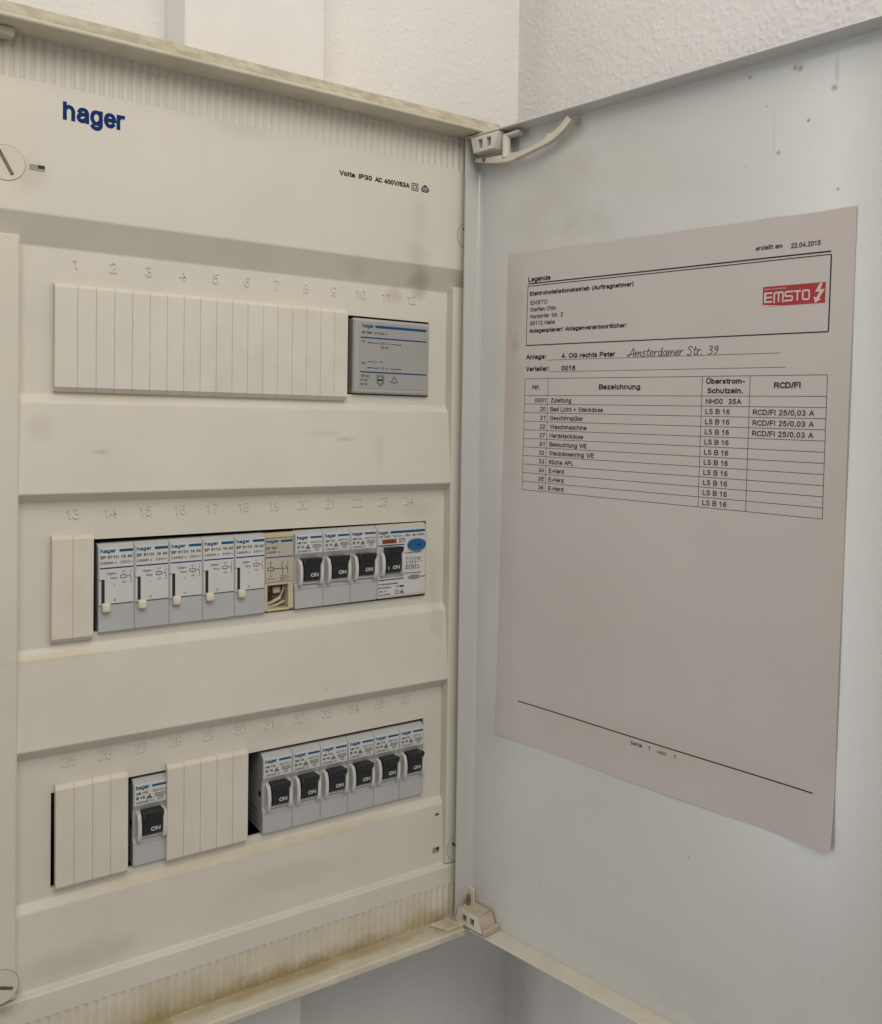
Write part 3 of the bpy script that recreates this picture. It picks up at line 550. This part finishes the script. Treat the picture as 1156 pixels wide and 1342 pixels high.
for i, (n, w) in enumerate(((20, 'first of three beside the yellowed relay'), (21, 'middle one of three left of the residual current device'), (22, 'touching the residual current device'))):
    x = 17.5*(n-13)+0.2; copy_thing(br, (x, 0, z2(x)), 'circuit breaker under number %d, %s' % (n, w), TILT2)
for n, w in ((31, 'leftmost of the bottom six, dark gap on its left'), (32, 'second of the bottom six'), (33, 'third of the bottom six'), (34, 'fourth of the bottom six'), (35, 'fifth of the bottom six'), (36, 'rightmost of the bottom six')):
    copy_thing(br, (17.5*(n-25)+0.1, 0, -250.9), 'grey circuit breaker under number %d, %s' % (n, w))
re = make_relay()
for n, w in ((14, 'beside the narrow blanking strip'), (15, 'second of five'), (16, 'middle of five'), (17, 'fourth of five'), (18, 'beside the yellowed relay')):
    x = 17.5*(n-13)+0.1; lb = 'grey impulse relay with cream lever under number %d, %s' % (n, w)
    if n == 14: re.location = (x*S, 0, z2(x)*S); re.rotation_euler.y = -TILT2; re['label'] = lb
    else: copy_thing(re, (x, 0, z2(x)), lb, TILT2)

# yellowed relay under 19, its lower terminal cover missing
x = 105.0; o = dev('auxiliary_relay', x, z2(x), 'narrow yellowed relay under number 19 with an open terminal showing wires', 'relay', None, TILT2)
b = B(); w = 17.5
b.prism_x(rounded([(51.9, -7.6), (1.2, -7.6), (1.2, 22.0), (51.9, 22.0)], 0.4, 2), 0.1, 17.4)
b.box(0.1, 2.0, 1.2, 14, -22.2, -7.4, bev=0.3); b.box(14.2, 17.4, 1.2, 14, -22.2, -7.4, bev=0.3); b.box(0.1, 17.4, 1.2, 14, -22.3, -21.2, bev=0.3); b.box(0.1, 17.4, 14, 51.9, -22.2, -7.5)
ch(b, 'body', 'beige', o)
b = B(); b.box(0.5, 16.6, 0.5, 1.6, -5.6, 19.2, bev=0.15); lab = ch(b, 'label', 'beige_face', o)
b = B(); F = FP(0.44)
rect(b, 0.5, 16.8, 19.2, 19.5, F, PK); text(b, 'hager', 1.0, 16.6, 1.9, F, 7.4, 0.03, m=PB); rect(b, 9.6, 16.5, 16.7, 18.0, F, PB)
text(b, 'EP 581', 1.0, 12.9, 1.5, F, 6.2, m=PK); text(b, '236981 s', 1.0, 10.6, 1.3, F, 8.0, m=PG); rect(b, 0.6, 16.5, 8.1, 8.7, F, PL)
pline(b, [(1.8, 1.0), (5.2, 1.0), (5.2, 2.6), (1.8, 2.6), (1.8, 1.0)], 0.35, F, PK); line(b, 3.5, 2.6, 3.5, 4.6, .3, F, PK); line(b, 3.5, -1, 3.5, 1.0, .3, F, PK); line(b, 5.2, 1.9, 13.8, 1.7, 0.35, F, PK)
for xx in (10.6, 13.6): pline(b, [(xx, 6), (xx, 3.8)], .3, F, PG); pline(b, [(xx-0.8, 3.4), (xx, 1.2), (xx, -1.6)], .3, F, PK)
text(b, 'A2', 2.8, 5.0, 0.9, F, m=PG); text(b, 'A1', 2.8, -2.6, 0.9, F, m=PG)
text(b, '12 V~', 1.2, -4.4, 1.2, F, 4.6, m=PG); text(b, '16 A', 9.2, -3.0, 1.1, F, 3.8, m=PG); rect(b, 8.8, 14.8, -3.5, -3.3, F, PG); text(b, '250 V~', 9.0, -5.0, 1.1, F, 5.2, m=PG)
ch(b, 'print', PM, lab, fix=False)
b = B(); b.box(2.0, 14.2, 8.0, 13.9, -21.2, -7.7); tb = ch(b, 'terminal', 'brown', o)
b = B(); b.tube([(2.4, 7.6, -19.6), (6, 5.4, -18.0), (10, 4.4, -15.6), (13.4, 5.6, -11.0), (13.8, 7.8, -8.4)], 1.0); ch(b, 'wire', 'wire', tb)
b = B(); b.tube([(2.6, 7.4, -21), (8, 6.4, -20.2), (14, 7.4, -18.5)], 0.9); ch(b, 'wire', 'wire', tb)
b = B(); b.box(2.6, 6.4, 5.6, 8.4, -16.4, -12.6, bev=0.5); ch(b, 'terminal_screw', 'dark', tb)
b = B(); b.box(2.4, 5.0, 6.0, 8.2, -12.2, -11.2, bev=0.2); ch(b, 'red_mark', 'orange', tb)
b = B(); b.box(6.8, 11.5, 5.4, 8.3, -13.2, -9.4, bev=0.6); ch(b, 'clamp', 'wire', tb)

# residual current device, two modules wide
x = 175.2; o = dev('residual_current_device', x, z2(x), 'wide pale switch under numbers 23 and 24 with a blue oval test button', 'safety switch', None, TILT2)
b = B(); sidechamfer(b, rounded([(51.9, -22.4), (0.0, -22.4), (0.0, 20.9), (2.2, 22.4), (51.9, 22.4)], 0.5, 3), 34.9, 0.9); ch(b, 'body', 'grey_top', o)
b = B(); b.box(0.7, 34.0, -0.14, 0.5, -21.2, 20.2, bev=0.12); lab = ch(b, 'label', 'label', o)
b = B(); F = FP(-0.2)
text(b, 'hager', 1.0, 16.9, 2.0, F, 7.0, 0.03, m=PB); rect(b, 9.2, 33.6, 17.0, 18.5, F, PB)
text(b, 'CD 226D', 1.6, 14.7, 1.35, F, 7.6, m=PK); text(b, '164123 s', 10.8, 14.7, 1.25, F, 7.0, m=PG); text(b, '25A', 19.6, 14.7, 1.35, F, 3.4, .02, m=PK); text(b, 'IΔn 0,03A', 24.4, 14.7, 1.3, F, 8.8, .02, m=PK)
rect(b, 3.6, 13.4, 11.0, 13.6, F, 4); text(b, '6000', 5.2, 11.7, 1.1, F, 6.0, m=PK)
pline(b, [(15.6, 11.4), (19.2, 11.4), (19.2, 13.6), (15.6, 13.6), (15.6, 11.4)], .35, F, PK); pline(b, [(16.0, 12.2), (17.2, 12.2), (17.6, 12.9), (18.8, 12.9)], .35, F, PK)
rect(b, 0.9, 18.9, 9.5, 10.2, F, PL)
text(b, 'monatlich drücken', 19.2, 4.0, 0.9, F, 11.6, .03, m=PK)
for xx in (20.8, 23.0, 25.0, 26.8): pline(b, [(xx, 1.6), (xx, 0.2), (xx-.7, -0.8)], .28, F, PK); line(b, xx, -1.0, xx, -5.4, .28, F, PK)
pline(b, [(20.2, -5.4), (22.2, -5.4), (22.2, -3.6), (20.2, -3.6), (20.2, -5.4)], .35, F, PK); pline(b, [(25.4, -5.6), (29.2, -5.6), (29.2, -3.8), (25.4, -3.8), (25.4, -5.6)], .35, F, PK); ring(b, 29.2, 0.4, 1.0, 0.9, .28, F, PK, 10); line(b, 20, -1.4, 32, -1.4, .22, F, PG); line(b, 24, -6.4, 24, -2.4, .4, F, PK); line(b, 19.6, 1.2, 31.8, 0.4, .22, F, PG)
text(b, 'Fehlerstromanzeige', 19.4, -8.6, 0.85, F, 11.2, .03, m=PK)
rect(b, 0.9, 18.6, -11.4, -10.8, F, PL); rect(b, 30.6, 33.8, -11.4, -10.8, F, PL)
text(b, 'FI-Schutzschalter', 1.2, -14.2, 1.1, F, 13.4, .02, m=PK); text(b, 'EN 61008-1', 1.0, -16.4, 1.1, F, 9.0, .02, m=PK); text(b, '230 V~', 1.0, -18.6, 1.1, F, 6.0, .02, m=PK); text(b, 'Im=1500A', 1.0, -20.6, 1.1, F, 8.4, .03, m=PK)
text(b, 'VDE', 12.6, -16.2, .9, F, 2.6, m=PG); rect(b, 15.6, 18.6, -16.4, -15.2, F, PG)
ring(b, 13.8, -19.2, 1.2, 1.2, .35, F, PK, 6); tri_mark(b, 17.2, -19.2, 1.4, F, PK)
ch(b, 'print', PM+['orange'], lab, fix=False)
b = B(); n = 32; b.prism_y([(27.4+6.4*math.cos(2*math.pi*i/n), 9.3+3.7*math.sin(2*math.pi*i/n)) for i in range(n)], -1.5, 0.2); tb = ch(b, 'test_button', 'button', o)
b = B(); text(b, 'Test', 28.4, 8.6, 1.5, FP(-1.56), 2.8, 0.04, 'C'); ch(b, 'print', 'black', tb, fix=False)
b = B(); ring(b, 26.0, -11.0, 4.9, 1.9, .4, FP(-0.22), 0, 28); ell(b, 26.0, -11.0, 4.5, 1.55, FP(-0.19), 1, 28); ch(b, 'indicator_window', ['guide', 'lens'], o, fix=False)
b = B(); b.box(1.6, 18.2, -0.6, 0.5, -9.8, 8.6, bev=0.5); ch(b, 'switch_recess', 'grey', o)
guides(o, [(1.6, 3.8), (15.2, 17.4)], 6.0, -8.6, 4.8)
toggle(o, 4.3, 14.6, 8.8, -6.4, 8.0, bar=True)

# bell transformer, three modules wide
x = 157.7; o = dev('bell_transformer', x, -0.2, 'grey bell transformer with blue lines at the right end of the top row', 'transformer')
b = B(); sidechamfer(b, rounded([(51.9, -22.4), (0.4, -22.4), (-0.4, -21.4), (-0.4, 21.2), (0.8, 22.4), (51.9, 22.4)], 0.6, 3), 52.3, 1.0); ch(b, 'body', 'trafo', o)
b = B(); b.box(3.8, 50.8, -0.62, 0.2, -19.4, 20.4, bev=0.2); lab = ch(b, 'label', 'trafo_face', o)
b = B(); F = FP(-0.68); t = 22.4
text(b, 'hager', 5.6, 16.8, 2.3, F, 7.8, 0.03, m=PB); rect(b, 14.2, 49.8, 17.0, 18.6, F, PB)
text(b, 'ST 305', 5.4, 13.2, 1.5, F, 6.6, .025, m=PK); text(b, '075305 s', 13.6, 13.2, 1.4, F, 8.4, m=PG)
rect(b, 4.6, 50.0, 10.5, 11.3, F, PL)
text(b, 'PRI.', 5.2, 8.0, 1.2, F, 2.8, m=PG); line(b, 9.2, 8.0, 16.2, 7.9, .4, F, PK); text(b, '230 V~', 17.2, 7.3, 1.4, F, 7.0, m=PG); line(b, 25.0, 7.8, 32.2, 7.8, .4, F, PK); text(b, '50 Hz', 18.0, 4.9, 1.4, F, 5.2, m=PK)
text(b, 'SEC.', 5.2, -5.0, 1.2, F, 3.2, m=PG); line(b, 9.2, -3.4, 11.6, -3.4, .4, F, PK); text(b, '8 V~', 12.0, -4.0, 1.3, F, 4.2, m=PG); line(b, 17.4, -3.2, 19.6, -3.2, .4, F, PK)
line(b, 9.2, -7.0, 17.0, -7.0, .4, F, PK); text(b, '12 V~', 17.8, -7.7, 1.4, F, 6.4, m=PG); line(b, 25.0, -7.1, 32.2, -7.0, .4, F, PK)
for xx, zz_, d in ((9.2, 8.0, 1), (32.2, 7.8, -1), (9.2, -7, 1), (32.2, -7, -1)): b.add([F(xx, zz_), F(xx+d*1.3, zz_+.5), F(xx+d*1.3, zz_-.5)], [(0, 1, 2) if d > 0 else (0, 2, 1)], PK)
rect(b, 4.6, 50.0, -10.0, -9.2, F, PL)
text(b, '16 VA', 5.0, -12.6, 1.4, F, 5.4, .025, m=PK); text(b, 'IP 20', 4.8, -15.0, 1.3, F, 4.6, m=PK); text(b, 'ta 35', 4.8, -17.4, 1.3, F, 4.4, m=PK)
for k in (1.0, 0.72): pline(b, [(18-2.3*k, -14.0+2.6*k), (18+2.3*k, -14.0+2.6*k), (18+2.3*k, -14.6-1.0*k), (18, -14.4-3.4*k), (18-2.3*k, -14.6-1.0*k), (18-2.3*k, -14.0+2.6*k)], .3, F, PK)
rect(b, 16.4, 19.6, -14.6, -13.6, F, PK)
pline(b, [(25.0, -15.2), (26.0, -14.4), (26.4, -12.8), (27.4, -12.0), (28.4, -12.8), (28.8, -14.4), (29.8, -15.2), (25.0, -15.2)], .35, F, PK); ell(b, 27.4, -15.6, .5, .4, F, PK, 8); line(b, 27.4, -12.0, 27.4, -11.3, .35, F, PK)
ch(b, 'print', PM, lab, fix=False)

# blanking strips, each of snap-off half-module segments
def blank(x0, widths, zc, h, label, m, front=-1.4, tilt=0.0):
    o = thing('blanking_strip', (x0, REC-0.05, zc), label, 'blanking strip', 'blanking strips in the device rows'); o.rotation_euler.y = -tilt
    meshes = {}; xx = 0; hb = h/2; yf = front-REC
    for w in widths:
        if w not in meshes:
            b = B(); g = 0.07; c = 0.25
            pr = [(0, -hb), (yf*0.45, -hb), (yf, -hb+2.2), (yf, hb-2.0), (yf*0.55, hb), (0, hb)]; k = len(pr)
            ins = [(y+(c if y < yf*0.3 else 0), z) for y, z in pr]
            vs_ = [(q, y, z) for q, p2 in ((g/2, ins), (g/2+c, pr), (w-g/2-c, pr), (w-g/2, ins)) for y, z in p2]
            for r in range(3): b.add(vs_, [(r*k+i, r*k+(i+1) % k, (r+1)*k+(i+1) % k, (r+1)*k+i) for i in range(k)])
            b.add(vs_, [tuple(range(k))[::-1], tuple(range(3*k, 4*k))])
            seg = ch(b, 'segment', m, o); meshes[w] = seg.data
        else: seg = bpy.data.objects.new('segment', meshes[w]); col.objects.link(seg); seg.parent = o
        seg.location = (xx*S, 0, 0); xx += w
    b = B(); b.box(0.3, xx-0.3, yf+0.9, -0.1, -hb+2.4, hb-2.4); ch(b, 'backing', m, o)      # the thin web the segments snap off from
    b = B(); b.box(2.0, xx-2.0, -0.1, 6, 20.5, 22.3); b.box(2.0, xx-2.0, -0.1, 6, -22.2, -20.5); ch(b, 'clip_tongue', m, o)
    return o
blank(-3.3, [10.4]+[8.62]*17, -0.65, 53.0, 'long ivory blanking strip of eighteen segments in the top row', 'strip')
blank(-3.9, [9.6, 9.6], -124.9, 53.2, 'narrow two segment blanking strip left of the five relays', 'strip_old')
blank(-1.5, [8.55]*4, -248.8, 52.8, 'four segment blanking strip at the left end of the bottom row', 'strip_old', tilt=0.004)
s4 = blank(52.1, [8.8]*5, -249.2, 52.4, 'five segment blanking strip right of the single breaker', 'strip_old')
b = B(); b.box(44.1, 44.9, -1.6, 5, -16, 5, bev=0.3); ch(b, 'snap_tab', 'strip_old', s4)

# ------------------------------------------------------------------ legend sheet on the door
PH = -0.0166; cph, sph = math.cos(PH), math.sin(PH); ZP = 64.09
def bulge(u, v):
    e = 0.35+0.5*math.sin(u/210*math.pi)*math.sin(-v/297*math.pi)+0.22*math.sin(u*0.045+v*0.013)
    d = max(0, (u-175)/35)*max(0, (-v-255)/42); e += 3.0*d*d
    d2 = max(0, (u-190)/20); e += 0.35*d2*d2*(1+math.sin(v*0.05))
    return e
def PF(lift): return lambda u, v, d=0.0: D(u*cph-v*sph, bulge(u, v)+lift+d, ZP+u*sph+v*cph)
M['paper'] = mat('aged_paper', (0.50, 0.455, 0.43, 1), 0.62, 0.025, 9, spec=0.25, bump=0.00004, bscale=1800, stains=[
    (*D(4, 0, -20), 8, 14, 70, 0.30, (0.42, 0.36, 0.27, 1)), (*D(4, 0, 30), 10, 14, 36, 0.30, (0.42, 0.36, 0.27, 1)), (*D(7, 0, 8), 5, 5, 10, 0.35, (0.30, 0.26, 0.22, 1)), (*D(208, 0, -100), 8, 14, 150, 0.25, (0.46, 0.40, 0.30, 1)),
    (*D(100, 0, -212), 120, 120, 14, 0.18, (0.43, 0.36, 0.27, 1)), (*D(60, 0, -150), 80, 80, 50, 0.12, (0.46, 0.41, 0.34, 1)), (*D(205, 0, 62), 22, 30, 20, 0.25, (0.50, 0.43, 0.32, 1))])
lx, ly, lz = D(0, 0.2, ZP-297)
sheet_ = thing('legend_sheet', (lx, ly, lz), 'printed circuit legend sheet with a red logo taped inside the open door', 'paper sheet')
SO = (lx, ly, lz)
b = B(); nu, nv = 42, 60; rc = 3.0
def edge(u, v):                                                      # rounded corners and slightly uneven cut
    if u > 210-rc and v < -297+rc:
        du_, dv_ = u-(210-rc), (-297+rc)-v; r_ = max(du_, dv_); L_ = math.hypot(du_, dv_)
        if L_ > 0: k = r_/L_; u, v = 210-rc+du_*k, -297+rc-dv_*k
    if v < -296.9: v += 0.12*math.sin(u*0.19)+0.10*math.sin(u*0.71+1)*math.sin(u*0.05)
    if v > -0.1: v += 0.2*math.sin(u*0.16)
    return u, v
us = sorted(set([210*i/nu for i in range(nu+1)]+[208, 209, 207.5])); vsq = sorted(set([-297*i/nv for i in range(nv+1)]+[-294.5, -295.5, -296.5]))
for lift, m in ((0, 0), (-0.12, 0)):
    b.add([PF(lift)(*edge(u, v)) for v in vsq for u in us], [(j*len(us)+i, j*len(us)+i+1, (j+1)*len(us)+i+1, (j+1)*len(us)+i) for j in range(len(vsq)-1) for i in range(len(us)-1)], m, True)
b.build('paper', 'paper', sheet_, SO, fix=False)
def sp(b, name, mats): return b.build(name, mats, sheet_, SO, fix=False)
F = PF(0.10)
def word(name, *items):
    b = B()
    for it in items: text(b, *it[:4], F, *it[4:])
    sp(b, name, 'black')
word('heading', ('Legende', 16.7, -18.0, 3.0, 17.2, 0.02))
word('date_print', ('erstellt am', 162, -15.0, 2.3, 13.4), ('22.04.2015', 179.8, -15.7, 2.4, 14.2))
word('address_print', ('Elektroinstallationsbetrieb (Auftragnehmer)', 18.2, -26.4, 2.55, 73.4, 0.022), ('EMSTO', 18.9, -31.8, 2.5, 13), ('Steffen Otto', 18.9, -35.9, 2.5, 19.6), ('Hordorfer Str. 2', 18.9, -40.0, 2.5, 25.0), ('06112 Halle', 18.9, -44.1, 2.5, 19.2),
     ('Anlagenplaner/ Anlagenverantwortlicher:', 18.4, -48.6, 2.55, 69.6, 0.022))
word('plant_print', ('Anlage:', 16.5, -64.4, 2.9, 15.6, 0.022), ('4. OG rechts Peter', 43.8, -64.4, 2.9, 37.4, 0.022))
word('board_print', ('Verteiler:', 16.6, -71.6, 2.9, 18.2, 0.022), ('0016', 44.0, -71.6, 2.9, 10.2, 0.022))
for h_ in (('Nr.', 25.3, -82.5, 2.9, 6.2, 0.022, 'C'), ('Bezeichnung', 84.6, -82.6, 2.95, 27.2, 0.022, 'C'), ('Überstrom-', 148.1, -79.9, 2.75, 21.4, 0.022, 'C'), ('Schutzein.', 148.0, -84.7, 2.75, 19.6, 0.022, 'C'), ('RCD/FI', 180.4, -82.2, 2.95, 13.2, 0.022, 'C')): word('column_head', h_)
word('page_number', ('Seite   1', 99.0, -276.2, 2.0, 12.4), ('von   1', 115.8, -276.4, 2.0, 11.2))
rows = [('0001', 'Zuleitung', 'NH00  35A', ''), ('20', 'Bad Licht + Steckdose', 'LS B 16', 'RCD/FI 25/0,03 A'), ('21', 'Geschirrspüler', 'LS B 16', 'RCD/FI 25/0,03 A'), ('22', 'Waschmaschine', 'LS B 16', 'RCD/FI 25/0,03 A'),
        ('27', 'Herdsteckdose', 'LS B 16', ''), ('31', 'Beleuchtung WE', 'LS B 16', ''), ('32', 'Steckdosenring WE', 'LS B 16', ''), ('33', 'Küche APL', 'LS B 16', ''), ('34', 'E-Herd', 'LS B 16', ''), ('35', 'E-Herd', 'LS B 16', ''), ('36', 'E-Herd', 'LS B 16', '')]
rh = (143.0-86.0)/11
for i, (a, c, d, e) in enumerate(rows):
    zb = -86.0-rh*(i+1)+1.0
    word('cell_print', (a, 32.9, zb, 2.6, {4: 8.4}.get(len(a), 4.2), 0, 'R')); word('cell_print', (c, 36.6, zb, 2.65)); word('cell_print', (d, 137.6, zb+.1, 2.7, {9: 19.6}.get(len(d), 13.4)))
    if e: word('cell_print', (e, 163.4, zb+.1, 2.7, 30.6))
n = 16
b = B(); rect(b, 16.6, 199.1, -19.4, -18.7, F, n=n); sp(b, 'heading_rule', 'black')
b = B()
for (x0, z0, x1, z1, w) in ((16.5, -20.5, 199.2, -20.5, .45), (199.2, -20.7, 199.2, -55.9, .6), (16.5, -20.7, 16.3, -55.8, .35), (16.3, -56, 199.2, -56.1, .6)): line(b, x0, z0, x1, z1, w, F, n=n)
sp(b, 'address_box', 'black')
b = B(); rect(b, 17.4, 199.8, -272.3, -271.7, F, n=n); sp(b, 'footer_rule', 'black')
b = B()
line(b, 32.4, -65.2, 176.4, -65.2, .22, F, n=n); line(b, 35.0, -72.1, 179.2, -72.1, .22, F, n=n)
for z in [-76.0]+[-86.0-rh*i for i in range(12)]: line(b, 16.2, z, 199.6, z, .26, F, n=n)
for xx in (16.2, 34.3, 135.2, 161.4, 199.6): line(b, xx, -76, xx, -143, .26, F, n=8)
sp(b, 'table_grid', 'greyprint')
# handwriting: pen strokes
HW = {'A': ([(-.2, .25), (.15, .2), (.5, .35), (.95, .5)], [(0, 0), (.35, .55), (.7, 1.25), (.78, .6), (.85, 0)]), 'm': ([(0, .7), (.08, 0), (.12, .4), (.3, .68), (.42, .5), (.42, 0), (.5, .4), (.68, .68), (.8, .5), (.82, .1), (.95, .05)],),
      's': ([(.5, .65), (.2, .7), (.1, .5), (.45, .3), (.4, .02), (.05, .02)],), 't': ([(.25, 1.2), (.2, .2), (.35, 0), (.5, .1)], [(0, .75), (.5, .8)]), 'e': ([(.05, .35), (.45, .45), (.35, .7), (.1, .55), (.1, .15), (.3, 0), (.55, .15)],),
      'r': ([(.05, .7), (.1, 0), (.12, .4), (.3, .7), (.5, .62)],), 'd': ([(.5, .6), (.2, .68), (.05, .3), (.2, 0), (.45, .15), (.55, 1.2), (.55, .1), (.65, 0)],), 'a': ([(.5, .6), (.2, .68), (.05, .3), (.2, 0), (.42, .15), (.5, .6), (.5, .1), (.65, .02)],),
      'S': ([(.65, 1.0), (.35, 1.2), (.1, .95), (.55, .5), (.5, .1), (.2, -.05), (0, .15)],), '.': ([(0, 0), (.06, .04)],), '3': ([(.05, 1.05), (.35, 1.15), (.45, .85), (.2, .65), (.5, .45), (.4, .05), (.02, .05)],), '9': ([(.5, .8), (.3, .6), (.08, .8), (.25, 1.1), (.5, .95), (.45, .3), (.15, 0)],), ' ': ()}
def smooth(pts, n=5):
    P = [pts[0]]+list(pts)+[pts[-1]]; out = []
    for a, b_, c, d in zip(P, P[1:], P[2:], P[3:]):
        for i in range(n):
            t = i/n; out.append(tuple(0.5*((2*b_[k])+(-a[k]+c[k])*t+(2*a[k]-5*b_[k]+4*c[k]-d[k])*t*t+(-a[k]+3*b_[k]-3*c[k]+d[k])*t**3) for k in (0, 1)))
    return out+[pts[-1]]
b = B(); cx = 89.6; adv = {'A': 1.05, 'm': .98, 's': .6, 't': .52, 'e': .6, 'r': .55, 'd': .72, 'a': .7, 'S': .8, '.': .45, '3': .68, '9': .65, ' ': .5}
tot = sum(adv[c] for c in 'Amsterdamer Str. 39'); k = 54.0/tot
for c in 'Amsterdamer Str. 39':
    for st in HW[c]: pline(b, smooth([(cx+q[0]*k+q[1]*0.5, -64.7+q[1]*3.6) for q in st]), 0.42, F)
    cx += adv[c]*k
sp(b, 'handwriting', 'greyprint')
# red company logo
b = B(); M['logo_red'] = mat('red_print', (0.34, 0.022, 0.024, 1), 0.55, 0.04, 80); M['logo_white'] = mat('logo_white', (0.52, 0.48, 0.46, 1), 0.6, 0)
rect(b, 166.5, 197.1, -42.6, -33.0, F, 0, n=6); F2 = PF(0.16); F3 = lambda u, v, d=0.0: F2(167.0+(u-167.0)*0.90, v, d); W = 0.85
def st(pts): pline(b, rounded(pts, 0.8, 3), W, F3, 1)
xl = 167.2; zb, zt = -40.4, -36.2; zm = (zb+zt)/2
rect(b, xl, xl+1.2, zb-.4, zt+.3, F3, 1)
for z in (zb, zm, zt): line(b, xl, z, xl+4.6, z, W, F3, 1)
xm = xl+5.4; st([(xm+.4, zb-.4), (xm+.4, zt), (xm+5.2, zt), (xm+5.2, zb-.4)]); line(b, xm+2.8, zb-.4, xm+2.8, zt, W, F3, 1)
xs_ = xm+6.4; st([(xs_+4, zt), (xs_, zt), (xs_, zm), (xs_+4, zm), (xs_+4, zb), (xs_, zb)])
xt = xs_+4.8; line(b, xt, zt, xt+3.8, zt, W, F3, 1); line(b, xt+1.9, zt, xt+1.9, zb-.4, W, F3, 1)
xo = xt+4.8; st([(xo+1.7, zb), (xo, zb), (xo, zt), (xo+3.4, zt), (xo+3.4, zb), (xo+1.7, zb)])
b.add([F2(q[0]+0.2, q[1]) for q in ((194.2, -33.3), (192.0, -37.2), (194.2, -37.2), (192.8, -40.0), (191.4, -39.4), (192.2, -42.4), (195.0, -40.8), (194.0, -40.4), (196.6, -36.2), (194.4, -36.2), (195.6, -33.3))], [(0, 1, 2, 9, 10), (2, 3, 7, 8, 9), (3, 4, 5, 6, 7)], 1)
for i in range(8):                                                   # white swoosh along the lower edge
    t0, t1 = i/8, (i+1)/8; z_ = lambda t: -42.6+0.9*(1-t)**1.5
    b.add([F2(166.5+12*t0, -42.6), F2(166.5+12*t1, -42.6), F2(166.5+12*t1, z_(t1)), F2(166.5+12*t0, z_(t0))], [(0, 1, 2, 3)], 1)
text(b, 'Elektroinstallation', 167.3, -34.6, 0.7, F2, 11, m=1)
sp(b, 'company_logo', ['logo_red', 'logo_white'])
bpy.context.view_layer.update()
